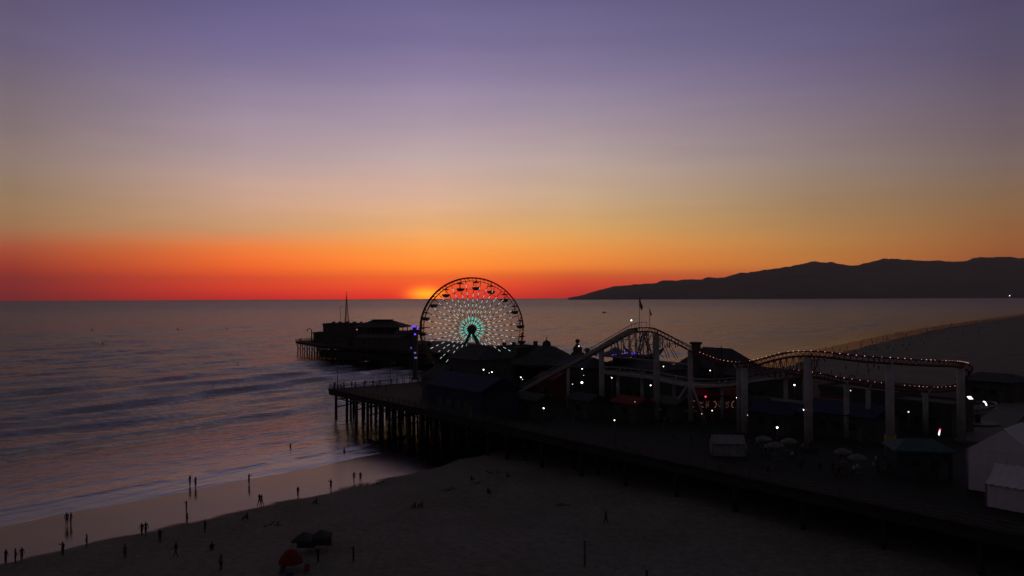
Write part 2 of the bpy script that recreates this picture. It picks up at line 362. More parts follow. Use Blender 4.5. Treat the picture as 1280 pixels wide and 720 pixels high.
# ------------------------------------------------------------------ hills
prof = [(560, 373), (710, 372.3), (722, 370.3), (735, 366.6), (748, 362.8), (765, 358.5), (800, 355), (838, 350.5), (846, 350.5), (855, 348.5), (872, 349.5), (886, 346.5), (905, 346.5), (925, 341), (945, 339), (962, 335.5), (985, 333), (1008, 327.5), (1020, 326), (1040, 326.5), (1052, 329.5), (1072, 330), (1090, 325), (1105, 322.5), (1130, 322.5), (1150, 324.5), (1180, 325), (1205, 326), (1218, 321.5), (1235, 319.5), (1280, 321), (1400, 312), (1600, 305), (1900, 300), (2300, 310)]
pxs = np.array([p[0] for p in prof], float); pys = np.array([p[1] for p in prof], float)
nu, nv = 900, 81
U = np.linspace(710, 2300, nu); V = np.linspace(-1, 1, nv)
uu, vv = np.meshgrid(U, V, indexing='ij')
yy = np.interp(uu, pxs, pys)+(fbm(uu/13, uu*0+.5, 4, 15)-.5)*4.0*np.clip((uu-735)/60, .05, 1)
Dm = 12500-(uu-700)*1.2+vv*2600
ridge = (hy(uu)-yy)/1000*(12500-(uu-700)*1.2)+30
ridge = np.maximum(ridge, -5)
wx = (uu-640)/1000*Dm
rough = fbm(wx/900, Dm/900, 5, 77)
sh_ = np.clip(1-np.abs(vv+(rough-.5)*.25*(np.abs(vv) > .05)), 0, 1)
hz = ridge*np.where(np.abs(vv) < .02, 1, sh_**.8*(.72+.5*rough))
hz += (fbm(wx/160, Dm/160, 4, 9)-.5)*14*(ridge > 30)*(np.abs(vv) < .9)
hz = np.where(np.abs(vv) > .99, -10, hz)
lim = ridge*Dm/(12500-(uu-700)*1.2)*.96+8
hz = np.minimum(hz, np.maximum(lim, -10))
me = bpy.data.meshes.new('hills'); co = np.stack([wx, Dm, hz], -1).reshape(-1, 3)
i = np.arange(nu-1)[:, None]*nv+np.arange(nv-1)[None]; f = np.stack([i, i+nv, i+nv+1, i+1], -1).reshape(-1, 4)
me.from_pydata(co.tolist(), [], f.tolist()); me.polygons.foreach_set('use_smooth', np.ones(len(f), bool))
hills = bpy.data.objects.new('hills', me); col.objects.link(hills); tag(hills, kind='structure')
me.materials.append(mat('chaparral_slopes', (.028, .029, .027), .95, scale=.004))

# ------------------------------------------------------------------ haze
hb = MB().box((0, 12300, 365), (52000, 29000, 762)); haze = hb.build('haze', []); tag(haze, kind='stuff')
m = bpy.data.materials.new('evening_haze'); m.use_nodes = True; nt = m.node_tree; nt.nodes.remove(nt.nodes['Principled BSDF'])
pv = nt.nodes.new('ShaderNodeVolumePrincipled'); pv.inputs['Color'].default_value = (.88, .84, .86, 1); pv.inputs['Density'].default_value = 4.0e-5; pv.inputs['Anisotropy'].default_value = .2
nt.links.new(pv.outputs[0], nt.nodes['Material Output'].inputs['Volume']); haze.data.materials.append(m)

# ------------------------------------------------------------------ the wide pier deck
DK = 7.0                                                # deck level
P0 = Vector((-47, 204)); dv = Vector((.6, -.8)); vv_ = Vector((.8, .6)); AX = math.atan2(-.8, .6)
def deckpt(t, s, z=DK): p = P0+dv*t+vv_*s; return Vector((p.x, p.y, z))
def plan(x, y): q = Vector((x, y))-P0; return q.dot(dv), q.dot(vv_)
pier = thing('amusement_pier', 'broad timber pier deck on piles carrying the fairground rides and halls', 'pier', deckpt(60, 30, 0))
po = pier.location.copy()
poly = [deckpt(0, 0), deckpt(205, 0), deckpt(205, 125), deckpt(60, 125), deckpt(0, 100), deckpt(0, 46)]
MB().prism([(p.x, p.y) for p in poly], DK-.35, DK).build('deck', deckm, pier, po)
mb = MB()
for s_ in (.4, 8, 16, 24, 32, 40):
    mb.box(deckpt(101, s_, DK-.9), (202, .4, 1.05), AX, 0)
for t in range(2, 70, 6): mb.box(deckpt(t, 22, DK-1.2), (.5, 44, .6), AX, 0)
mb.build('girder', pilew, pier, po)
def pile(px, py, top, parent, org, r=.24):
    zb = ground_z(px, py) if shore_d(np.array([px]), np.array([py]))[0] > 0 else -1.5
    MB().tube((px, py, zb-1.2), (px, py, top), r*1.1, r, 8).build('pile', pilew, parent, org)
k = 0
for t in range(3, 70, 6):
    for s_ in (1, 6, 12, 18, 26, 34, 42): p = deckpt(t, s_); pile(p.x+random.uniform(-.4, .4), p.y, DK-.4, pier, po, .33)
random.seed(12); mb = MB()
for t in range(6, 100, 6):
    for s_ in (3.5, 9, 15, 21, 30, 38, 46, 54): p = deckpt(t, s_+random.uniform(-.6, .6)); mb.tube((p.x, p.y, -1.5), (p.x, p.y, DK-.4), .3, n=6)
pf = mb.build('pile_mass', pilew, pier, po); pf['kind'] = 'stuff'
for t in range(75, 200, 10): p = deckpt(t, 1.2); pile(p.x, p.y, DK-.4, pier, po, .32)
for t in range(3, 70, 9):                               # cross bracing under the seaward end
    a = deckpt(t, 1); b_ = deckpt(t, 12); c_ = deckpt(t, 24)
    MB().tube((a.x, a.y, 5.4), (b_.x, b_.y, 3.0), .13).tube((b_.x, b_.y, 5.4), (c_.x, c_.y, 3.0), .13).tube((a.x, a.y, 4.6), (c_.x, c_.y, 4.6), .16).tube((a.x, a.y, 2.6), (c_.x, c_.y, 5.6), .16).build('brace', pilew, pier, po)
    d_ = deckpt(t+9, 1); MB().tube((a.x, a.y, 4.8), (d_.x, d_.y, 4.8), .14).build('brace', pilew, pier, po)
def railing(a, b_, parent, org, mt=wood, h=1.1, step=2.4):
    a = Vector(a); b_ = Vector(b_); n = max(1, int((b_-a).length/step)); mb = MB(); dr = (b_-a); rz = math.atan2(dr.y, dr.x)
    for i in range(n+1): mb.box(a+dr*i/n+Vector((0, 0, h/2)), (.12, .12, h), rz)
    for z in (.35, .7, 1.08): mb.box((a+b_)/2+Vector((0, 0, z)), (dr.length, .08, .1), rz)
    return mb.build('railing', mt, parent, org)
railing(deckpt(.3, .3), deckpt(205, .3), pier, po); railing(deckpt(.3, .3), deckpt(.3, 46), pier, po); railing(deckpt(.3, 46), deckpt(.3, 100), pier, po)
railing(deckpt(0, 99.5), deckpt(60, 124.5), pier, po)
wk = MB().box(W(1252, 505, 152)*Vector((1, 1, 0))+Vector((0, 0, DK+.03)), (6, 66, .05), R(-38)); wk = wk.build('pale_walkway', mat('worn_concrete', (.11, .11, .115), .8)); tag(wk, kind='structure')

# ------------------------------------------------------------------ seaward pier head
far = thing('outer_pier', 'far end of the pier standing on tall piles out at sea', 'pier', (-80, 400, 0)); fo_ = far.location.copy()
fp = [(-117, 432), (-92, 388), (-47, 352), (-24, 330), (-12, 236), (22, 258), (12, 352), (-30, 420), (-88, 462), (-108, 452)]
MB().prism(fp, DK-.4, DK).build('deck', deckm, far, fo_)
mb = MB()
for a, b_ in zip(fp[:4], fp[1:5]):
    A = Vector((*a, DK-.8)); B = Vector((*b_, DK-.8)); mb.box((A+B)/2+Vector((.3, .3, 0)), ((B-A).length, .4, .8), math.atan2((B-A).y, (B-A).x))
mb.build('girder', pilew, far, fo_)
for a, b_, step in ((fp[0], fp[1], 4.5), (fp[1], fp[2], 4.2), (fp[2], fp[3], 5.5), (fp[3], fp[4], 8.5)):
    A = Vector(a); B = Vector(b_); n = int((B-A).length/step); nr = Vector((-(B-A).y, (B-A).x)).normalized()
    for i in range(n):
        for o_ in ((1,) if step == 8.5 else (1, 6, 12)):
            p = A+(B-A)*(i+.3)/n+nr*o_
            zz = 0
            MB().tube((p.x+random.uniform(-.3, .3), p.y, -1.5), (p.x, p.y, DK-.3), .33, .27, 7).build('pile', pilew, far, fo_)
for a, b_ in zip(fp[:4], fp[1:5]): railing((*a, DK), (*b_, DK), far, fo_, step=3)
railing((*fp[0], DK), (*fp[-1], DK), far, fo_, step=3)
lp = [(-96, 398), (-91, 390.5), (-46.5, 354.5), (-22, 333), (-14, 345), (-40, 372), (-80, 405)]
MB().prism(lp, 1.0, 4.3).build('shade_fill_slab', pilew, far, fo_)  # added dark slab, stands in for the shade among the piles below deck
for a, b_ in ((fp[0], fp[1]), (fp[1], fp[2])):          # diagonal braces between pile bents
    A = Vector(a); B = Vector(b_); n = int((B-A).length/9)
    for i in range(n):
        p = A+(B-A)*i/n; q = A+(B-A)*(i+1)/n
        MB().tube((p.x, p.y+1, 5.5), (q.x, q.y+1, 2.2), .14).build('brace', pilew, far, fo_)

# ------------------------------------------------------------------ buildings
def gableroof(mb, c, w, l, z0, z1, rz, ov=.5, th=.18, mi=0, hip=0.0):
    ca, sa = math.cos(rz), math.sin(rz)
    def P(a, b_, z): return Vector((c[0]+a*ca-b_*sa, c[1]+a*sa+b_*ca, z))
    W2, L2 = w/2+ov, l/2+ov; hx = (w/2)*(1-hip)+(ov if hip == 0 else 0)
    v = [P(-W2, -L2, z0), P(W2, -L2, z0), P(W2, L2, z0), P(-W2, L2, z0), P(-hx, 0, z1), P(hx, 0, z1)]
    v += [p+Vector((0, 0, th)) for p in v]
    f = [(6, 7, 11, 10), (7, 8, 11), (8, 9, 10, 11), (9, 6, 10), (1, 0, 4, 5), (2, 1, 5), (3, 2, 5, 4), (0, 3, 4)]
    f += [(0, 1, 7, 6), (1, 2, 8, 7), (2, 3, 9, 8), (3, 0, 6, 9)]
    mb.add(v, f, mi)
def windows(root, c, w, l, z, rz, n, m=glass, wh=1.2, ww=1.3, side=-1, along='w'):
    ca, sa = math.cos(rz), math.sin(rz)
    for i in range(n):
        t = (i+.5)/n-.5
        a, b_ = (t*w*.9, side*(l/2+.04)) if along == 'w' else (side*(w/2+.04), t*l*.9)
        p = Vector((c[0]+a*ca-b_*sa, c[1]+a*sa+b_*ca, z)); r2 = rz if along == 'w' else rz+math.pi/2
        fr_ = MB().box(p, (ww+.2, .1, wh+.2), r2).build('window', wood, root, root.location)
        MB().box(p, (ww, .16, wh), r2).build('pane', m, fr_, root.location)
def building(name, label, cat, px, D, w, l, eave, peak, wm, rm, rz=AX, hip=0, flat=False, nwin=0, group=None, door=True, base=DK, win_m=glass, nside=0):
    p = W(px, 400, D); c = (p.x, p.y); root = thing(name, label, cat, (c[0], c[1], base), group)
    MB().box((c[0], c[1], base+eave/2), (w, l, eave), rz).build('wall', wm, root, root.location)
    mb = MB()
    if flat:
        mb.box((c[0], c[1], base+eave+.15), (w+.5, l+.5, .3), rz)
        ca, sa = math.cos(rz), math.sin(rz)
        for a, b_, ww, ll in ((0, -(l/2+.15), w+.5, .2), (0, l/2+.15, w+.5, .2), (-(w/2+.15), 0, .2, l+.1), (w/2+.15, 0, .2, l+.1)):
            mb.box((c[0]+a*ca-b_*sa, c[1]+a*sa+b_*ca, base+eave+.5), (ww, ll, .4), rz)
    else: gableroof(mb, c, w, l, base+eave+.003, base+peak, rz, hip=hip)
    mb.build('roof', rm, root, root.location)
    if door:
        ca, sa = math.cos(rz), math.sin(rz); a, b_ = w*.32, -(l/2+.05)
        MB().box((c[0]+a*ca-b_*sa, c[1]+a*sa+b_*ca, base+1.1), (1.1, .12, 2.2), rz).build('door', wood, root, root.location)
    if nwin: windows(root, c, w*.75, l, base+min(eave*.6, 2.2), rz, nwin, win_m)
    if nside: windows(root, c, w, l*.8, base+min(eave*.6, 2.2), rz, nside, win_m, side=-1, along='l')
    return root
def on(root, mb, name, mt, parent=None): return mb.build(name, mt, parent or root, root.location)

# pier head houses
RZF = R(-32)
b1_ = building('restaurant', 'low flat roofed block beside the thin mast on the pier head', 'building', 433, 412, 20, 13, 9.6, 0, wall_d, roof_d, rz=R(-12), flat=True, nwin=4)
for a in (-7, -3.5, 1, 4, 7.5): on(b1_, MB().box((b1_.location.x+a, b1_.location.y+random.uniform(-2, 2), DK+10.5), (random.uniform(.8, 2), 1.5, random.uniform(.8, 1.5)), 0), 'rooftop_unit', steel_d)
# open sided upper storey hall with clerestory
p = W(478, 400, 400); hall = thing('pier_end_hall', 'wide pavilion with overhanging hipped roof at the seaward pier end', 'building', (p.x, p.y, DK)); hl = hall.location
MB().box((hl.x, hl.y, DK+2.6), (22, 14, 5.2), RZF*.3).build('wall', wall_d, hall, hl)
mb = MB(); rz = RZF*.3; ca, sa = math.cos(rz), math.sin(rz)
for i in range(10):
    for b_ in (-7, 7):
        a = -10.8+i*2.4; mb.box((hl.x+a*ca-b_*sa, hl.y+a*sa+b_*ca, DK+6.9), (.35, .35, 3.4), rz)
on(hall, mb, 'upper_columns', wood)
MB().box((hl.x, hl.y+2, DK+6.9), (15, 5, 3.4), rz).build('upper_storey', wall_d, hall, hl)
mb = MB(); gableroof(mb, (hl.x, hl.y), 22, 14, DK+8.6, DK+11.8, rz, ov=2.2, hip=.5); on(hall, mb, 'roof', roof_d)
MB().box((hl.x, hl.y, DK+11.4), (9.5, 4, 1.6), rz).box((hl.x, hl.y, DK+12.3), (10.5, 5, .2), rz).build('clerestory', roof_d, hall, hl)
windows(hall, (hl.x, hl.y), 20, 14, DK+2.8, rz, 7, glass)
annex = building('tackle_hut', 'small low hut at the outer tip of the pier head', 'hut', 404, 424, 8, 7, 4.6, 0, wall_d, roof_d, rz=R(-12), flat=True, nwin=2)
building('bait_hut', 'low hut on the pier head just right of the wide pavilion', 'hut', 508, 378, 9, 7, 6.0, 7.6, wall_d, roof_d, rz=R(-12), nwin=2)
building('boat_store', 'long low store under the eaves of the wide pavilion on the pier head', 'building', 478, 372, 24, 9, 4.6, 6.0, wall_d, roof_d, rz=R(-22), nwin=6)
building('net_store', 'small square store at the left foot of the restaurant block', 'building', 430, 392, 11, 8, 3.8, 0, wall_d, roof_d, rz=R(-30), flat=True, nwin=3)
building('ticket_hut', 'tiny hut where the narrow pier meets the pier head', 'hut', 528, 335, 5, 5, 3.4, 4.4, wall_d, roof_d, rz=R(-20), nwin=1)
# lattice mast
p = W(433, 400, 412); mast = thing('radio_mast', 'tall lattice radio mast on the pier head roof', 'mast', (p.x, p.y, DK+9.9)); ml = mast.location
mb = MB(); H = 14.5
def q(k_, z): r = 1.35*(1-z/H)**1.3+.1; t = k_*2*math.pi/3+.4; return Vector((ml.x+r*math.cos(t), ml.y+r*math.sin(t), ml.z+z))
for k_ in range(3):
    for i in range(9): mb.tube(q(k_, H*i/9), q(k_, H*(i+1)/9), .17, n=4)
for i in range(9):
    for k_ in range(3): mb.tube(q(k_, H*i/9), q((k_+1) % 3, H*(i+1)/9), .09, n=4); mb.tube(q(k_, H*i/9), q((k_+1) % 3, H*i/9), .09, n=4)
on(mast, mb, 'lattice', steel_d); on(mast, MB().tube(ml+Vector((0, 0, H-.2)), ml+Vector((0, 0, H+2.2)), .12), 'antenna_rod', steel_d)
p = W(425.5, 400, 412); ae = thing('aerial', 'thin forked aerial pole left of the lattice mast', 'aerial', (p.x, p.y, DK+9.9)); al = ae.location
on(ae, MB().tube(al, al+Vector((0, 0, 9)), .11).tube(al+Vector((-.3, 0, 8.9)), al+Vector((3.2, 0, 8.9)), .05), 'pole', steel_d)
on(ae, MB().tube(al+Vector((1.7, 0, 0)), al+Vector((1.7, 0, 7)), .05).tube(al+Vector((-1.2, 0, 4)), al+Vector((3, 0, 4)), .04), 'crossarm', steel_d)
p = W(389.5, 400, 428); dvt = thing('davit_crane', 'small hooked davit crane near the outer tip of the pier head', 'crane', (p.x, p.y, DK)); al = dvt.location
on(dvt, MB().tube(al, al+Vector((0, 0, 6)), .38, .3, 8), 'post', steel_d); on(dvt, MB().path([al+Vector((0, 0, 6)), al+Vector((-.4, 0, 6.7)), al+Vector((-1.6, 0, 6.9)), al+Vector((-2.4, 0, 6.3)), al+Vector((-2.5, 0, 5.2))], .22), 'arm', steel_d)

# ------------------------------------------------------------------ ferris wheel
WD = 195; wc = W(589.5, 411.5, WD); WR = 12.5
wheel = thing('ferris_wheel', 'giant ferris wheel with white lit spokes and teal glowing hub', 'ferris wheel', (wc.x, wc.y, DK)); wl = wheel.location
def wp(r, a, y=0): return Vector((wc.x+r*math.sin(a), wc.y+y, wc.z+r*math.cos(a)))
for y in (-.9, .9):
    mb = MB(); mb.path([wp(WR, 2*math.pi*i/80, y) for i in range(80)], .19, 6, closed=True)
    mb.path([wp(WR-.75, 2*math.pi*i/80, y) for i in range(80)], .07, 5, closed=True)
    for i in range(80): mb.tube(wp(WR, 2*math.pi*i/80, y), wp(WR-.75, 2*math.pi*(i+.5)/80, y), .04, n=4, cap=False)
    on(wheel, mb, 'rim', mat('dark_red_rim', (.07, .02, .022), .5))
mb = MB()
for i in range(40): mb.tube(wp(WR-.3, 2*math.pi*(i+.5)/40, -.9), wp(WR-.3, 2*math.pi*(i+.5)/40, .9), .06, n=4)
on(wheel, mb, 'rim_tie', steel_d)
mb = MB(); mb.path([wp(9.8, 2*math.pi*i/60, 0) for i in range(60)], .04, 4, closed=True); on(wheel, mb, 'inner_ring', steel_d)
mb = MB()
mb.tube(wp(0, 0, -2.4), wp(0, 0, 2.4), .8, n=16).tube(wp(0, 0, -1.5), wp(0, 0, -1.2), 1.05, n=24).tube(wp(0, 0, 1.2), wp(0, 0, 1.5), 1.05, n=24); on(wheel, mb, 'hub', steel_d)
for i in range(40):
    a = 2*math.pi*(i+.25)/40; y0 = -1.3 if i % 2 else 1.3; y1 = -.9 if i % 2 else .9
    sp_ = MB().tube(wp(1.2, a, y0), wp(WR-.7, a, y1), .085, n=5).build('spoke', steel_d, wheel, wl)
    mb = MB()
    def at_(r, dy=-.1): t = (r-1.2)/(WR-1.9); return wp(r, a, y0+(y1-y0)*t+dy)
    for k_ in range(5):
        r = 3.9+k_*1.42+(.4 if i % 2 else 0)+random.uniform(-.28, .28)
        if r > 10.4: continue
        for dy in (-.1, .1): mb.tube(at_(r, dy), at_(r+random.uniform(.55, .78), dy), .05+.012*(k_ < 2), n=5, mi=2 if k_ < 2 else 0)
    if i % 2 == 0: mb.tube(at_(1.3), at_(1.9), .2, .13, n=5, mi=1); mb.tube(at_(2.2), at_(2.9+random.uniform(0, .6)), .14, .05, n=5, mi=1)
    else: mb.tube(at_(2.5), at_(3.1), .05, n=5, mi=1)
    mb.build('light_strip', [L_cool, L_teal, L_mint], sp_, wl)
for i in range(20):
    a = 2*math.pi*(i+.28)/20; p = wp(WR-.35, a)
    mb = MB(); g0 = p+Vector((0, 0, -1.9))
    mb.lathe(g0, [(0.05, -.75), (.5, -.7), (.85, -.45), (1.02, 0), (1.08, .05), (.98, .05), (.8, -.35), (.4, -.5)], 14)
    mb.tube(p+Vector((0, 0, 0)), g0+Vector((0, 0, -.5)), .06, n=5)
    mb.tube(p+Vector((0, -.9, 0)), p+Vector((0, .9, 0)), .07, n=5)
    gd = on(wheel, mb, 'gondola', steel_d)
    MB().lathe(g0+Vector((0, 0, 1.15)), [(1.0, -.12), (.6, .1), (.03, .28)], 14).build('canopy', redm if i % 2 else steel_d, gd, wl)
for y in (-1, 1):
    mb = MB()
    for sx in (-1, 1): mb.tube(wp(0, 0, y*2.2), Vector((wc.x+sx*6.5, wc.y+y*3.6, DK)), .3, .38, 8)
    mb.tube(Vector((wc.x-3.6, wc.y+y*2.95, DK+6.5)), Vector((wc.x+3.6, wc.y+y*2.95, DK+6.5)), .14)
    on(wheel, mb, 'support_frame', steel_d)

# ------------------------------------------------------------------ roller coaster
def W3(t): return W(t[0], t[1], t[2])
up = [(636, 494, 172), (690, 464, 165), (740, 438, 158.5), (780, 415, 153.5), (792, 410.5, 152), (806, 409.5, 151), (818, 411, 150), (835, 419, 149), (852, 428, 148), (872, 438.5, 146), (888, 445, 143), (905, 450.5, 139), (925, 453, 135), (943, 451, 131), (965, 445, 127), (985, 440.5, 123.5), (1009, 439, 120), (1030, 440, 118), (1055, 443, 116), (1085, 446, 114.5), (1111, 447.5, 114), (1140, 449.5, 115), (1170, 451, 118), (1192, 452, 122), (1205, 455, 127), (1210, 461, 132), (1204, 471, 136), (1195, 481, 137), (1170, 484, 135), (1140, 483, 131), (1111, 480.5, 129), (1080, 476.5, 128), (1050, 472, 128.5), (1030, 468, 129.5), (1009, 464.5, 131), (985, 462, 135), (950, 466, 141), (915, 472, 147), (880, 474, 153), (850, 471, 158), (815, 464, 162), (780, 460, 165), (752, 458, 168)]
def cat(pts, n=8):
    out = []; P = [pts[0]]+pts+[pts[-1]]
    for i in range(1, len(P)-2):
        for k_ in range(n):
            t = k_/n; a, b_, c_, d_ = P[i-1], P[i], P[i+1], P[i+2]
            out.append(.5*((2*b_)+(c_-a)*t+(2*a-5*b_+4*c_-d_)*t*t+(3*b_-a-3*c_+d_)*t**3))
    return out+[pts[-1]]
tr = cat([W3(t) for t in up])
coaster = thing('roller_coaster', 'steel roller coaster with red lit track on tall white columns', 'roller coaster', (tr[130].x, tr[130].y, DK)); cl = coaster.location
side = []
for i, p in enumerate(tr):
    d_ = tr[min(i+1, len(tr)-1)]-tr[max(i-1, 0)]; s_ = d_.cross(Vector((0, 0, 1))).normalized(); side.append(s_)
HILL = 8*12; RET = 8*35
def seg(i0, i1, name, m_rail, bulbs=True):
    P = tr[i0:i1+1]; S = side[i0:i1+1]; mb = MB()
    for k_ in (-.55, .55): mb.path([p+s_*k_ for p, s_ in zip(P, S)], .09, 6)
    mb.path([p+Vector((0, 0, -.75)) for p in P], .17, 6)
    for p, s_ in list(zip(P, S))[::2]:
        mb.tube(p+s_*.55, p+Vector((0, 0, -.75)), .05, n=4, cap=False); mb.tube(p-s_*.55, p+Vector((0, 0, -.75)), .05, n=4, cap=False); mb.tube(p+s_*.55, p-s_*.55, .05, n=4, cap=False)
    r_ = mb.build(name, m_rail, coaster, cl)
    return r_
def bulbs_on(i0, i1, parent, gap, r=.1):
    mb = MB(); acc = 0; L = None
    for i in range(i0, i1):
        a = tr[i]; b_ = tr[i+1]; l = (b_-a).length; t = gap-acc
        while t < l:
            if random.random() < .86:
                pp = a.lerp(b_, t/l)
                for sg in (-1,): mb.ball(pp+side[i]*.62*(1 if side[i].y < 0 else -1)+Vector((0, 0, .12)), r*.52*random.uniform(.6, 1.3), n=5, m=3)
            t += gap
        acc = l-(t-gap)
    mb.build('light_string', L_bulb, parent, cl)
lift = seg(0, 8*4, 'lift_hill_track', steel_g)
t1 = seg(8*4, 8*9, 'drop_track', redm); bulbs_on(8*7, 8*9, t1, 1.3, .06)
t2 = seg(8*9, 8*24, 'upper_track', redm); bulbs_on(8*9, 8*24, t2, 1.05)
t3 = seg(8*24, RET, 'lower_track', redm); bulbs_on(8*25, RET, t3, 1.15)
t4 = seg(RET, len(tr)-1, 'return_track', steel_g)
mb = MB()
for i in range(0, 34):
    a, b_, c_, d_ = [p+Vector((0, 0, -.2)) for p in (tr[i]-side[i]*.8, tr[i]+side[i]*.8, tr[i+1]+side[i+1]*.8, tr[i+1]-side[i+1]*.8)]
    mb.add([a, b_, c_, d_]+[v+Vector((0, 0, -.75)) for v in (a, b_, c_, d_)], [(0, 3, 2, 1), (4, 5, 6, 7), (0, 1, 5, 4), (2, 3, 7, 6), (1, 2, 6, 5), (3, 0, 4, 7)])
mb.build('lift_trough', mat('lift_trough_paint', (.24, .225, .225), .7), lift, cl)
# catwalk rails beside the lift hill, pale walkway beneath the return track
mb = MB()
for k_ in (-1.0, -1.6):
    mb.path([p+s_*k_+Vector((0, 0, 1.0)) for p, s_ in zip(tr[0:41], side[0:41])], .04, 4)
for i in range(0, 41, 3): mb.tube(tr[i]-side[i]*1.6, tr[i]-side[i]*1.6+Vector((0, 0, 1.0)), .04, n=4)
for i in range(0, 40): a, b_, c_, d_ = tr[i]-side[i]*1, tr[i]-side[i]*1.7, tr[i+1]-side[i+1]*1.7, tr[i+1]-side[i+1]*1; mb.add([a, b_, c_, d_]+[v+Vector((0, 0, -.12)) for v in (a, b_, c_, d_)], [(0, 1, 2, 3), (7, 6, 5, 4), (0, 4, 5, 1), (2, 6, 7, 3), (1, 5, 6, 2), (3, 7, 4, 0)])
on(coaster, mb, 'catwalk', steel_g)
mb = MB()
for i in range(RET, len(tr)-1):
    a, b_, c_, d_ = [p+Vector((0, 0, -1.0)) for p in (tr[i]-side[i]*1.2, tr[i]+side[i]*1.2, tr[i+1]+side[i+1]*1.2, tr[i+1]-side[i+1]*1.2)]
    mb.add([a, b_, c_, d_]+[v+Vector((0, 0, -.5)) for v in (a, b_, c_, d_)], [(0, 3, 2, 1), (4, 5, 6, 7), (0, 1, 5, 4), (2, 3, 7, 6), (1, 2, 6, 5), (3, 0, 4, 7)])
on(coaster, mb, 'walkway', mat('pale_walkway_boards', (.34, .33, .34), .7))
def nearest(px, D0=None, lo=0, hi=None):
    best = None
    for i, p in enumerate(tr[lo:hi]):
        x = 640+1000*p.x/p.y
        if best is None or abs(x-px) < best[0]: best = (abs(x-px), i+lo)
    return best[1]
def column(px, i=None, lo=0, hi=None, r=.55, dz=-.9, m_=steel_w, z0=DK, basem=False):
    i = nearest(px, lo=lo, hi=hi) if i is None else i; p = tr[i]
    c_ = on(coaster, MB().tube((p.x, p.y, z0), (p.x, p.y, p.z+dz), r, r*.92, 14), 'column', m_)
    a = p+side[i]*.9+Vector((0, 0, -.4)); b_ = p-side[i]*.9+Vector((0, 0, -.4)); q_ = Vector((p.x, p.y, p.z-1.6))
    MB().tube(q_, a, .16, n=6).tube(q_, b_, .16, n=6).build('bracket', m_, c_, cl)
    MB().tube((p.x, p.y, DK), (p.x, p.y, DK+.5), r*1.6, r*1.3, 12).build('footing', roof_g, c_, cl)
    if basem: MB().tube((p.x, p.y, DK+.5), (p.x, p.y, DK+3.2), r*1.3, r*1.25, 14).build('painted_base', yelm, c_, cl)
column(710, hi=40, r=.36); column(752, hi=40, r=.55); column(819, hi=8*9, r=.6); column(861, hi=8*10, r=.5)
column(930, hi=8*14, r=.6); column(922, hi=8*16, r=.4); column(1009, lo=8*13, hi=8*19, r=.66); column(1056, lo=RET-30, hi=RET, r=.45); column(1111, lo=8*18, hi=8*23, r=.62, basem=True)
column(1155, lo=8*25, hi=8*32, r=.45); column(1200, lo=8*22, hi=8*25, r=.62); column(980, lo=RET-8, hi=RET+16, r=.4); column(900, lo=RET, hi=RET+60, r=.35); column(840, lo=RET, r=.35); column(800, lo=RET, r=.35); column(770, lo=RET, r=.35); column(1082, lo=8*27, hi=RET, r=.4)
# white trusses under the crest
mb = MB(); Tm = [nearest(x, hi=8*9) for x in (766, 774, 782, 790, 798, 806, 813, 826, 836, 846)]
for n_, i in enumerate(Tm):
    p = tr[i]; zb = W(800, 447, 151).z
    for s_ in (-1.1, 1.1):
        a = p+side[i]*s_+Vector((0, 0, -.8)); mb.tube(a, (a.x, a.y, zb+(0 if n_ < 7 else 2.0)), .1, n=5)
    if n_ < len(Tm)-1:
        q_ = tr[Tm[n_+1]]
        for s_ in (-1.1, 1.1):
            za = p.z-.8; zc = q_.z-.8; h = min(za, zc)-zb; nl = max(1, int(h/2))
            for k_ in range(nl):
                z_a = zb+h*k_/nl; z_b = zb+h*(k_+1)/nl; A = p+side[i]*s_; B = q_+side[i]*s_
                mb.tube((A.x, A.y, z_a if k_ % 2 else z_b), (B.x, B.y, z_b if k_ % 2 else z_a), .08, n=4); mb.tube((A.x, A.y, z_b), (B.x, B.y, z_b), .07, n=4)
on(coaster, mb, 'crest_truss', steel_w)
mb = MB(); A = tr[nearest(752, hi=40)]; B = tr[nearest(861, hi=80)]; zb = W(800, 447, 151).z
for a_, b_ in (((A.x, A.y, zb), (B.x, B.y, zb-1)),): mb.tube(a_, b_, .2, n=6)
mb.tube((B.x, B.y, DK+7.5), (B.x-4.6, B.y+1.6, DK), .22, n=8).tube((B.x, B.y, DK+7.5), (B.x+2.5, B.y-1.5, DK), .22, n=8).tube((B.x-6.5, B.y+2.6, DK+2), (B.x+1.2, B.y, DK+2), .18, n=8)
on(coaster, mb, 'tie_beam', steel_w)
# red lattice under the upper track, both sides of the first dip
mb = MB()
for i in range(8*13, 8*17-3, 3):
    p = tr[i]; q_ = tr[i+3]; h = 1.6+1.6*math.sin((i-8*13)/(8*4)*math.pi)
    mb.tube(p+Vector((0, 0, -.7)), p+Vector((0, 0, -.7-h)), .06, n=4); mb.tube(p+Vector((0, 0, -.7)), q_+Vector((0, 0, -.7-h)), .05, n=4); mb.tube(p+Vector((0, 0, -.7-h)), q_+Vector((0, 0, -.7-h)), .08, n=4); mb.tube(p+Vector((0, 0, -.7-h)), q_+Vector((0, 0, -.7)), .05, n=4)
on(coaster, mb, 'red_lattice', redm)

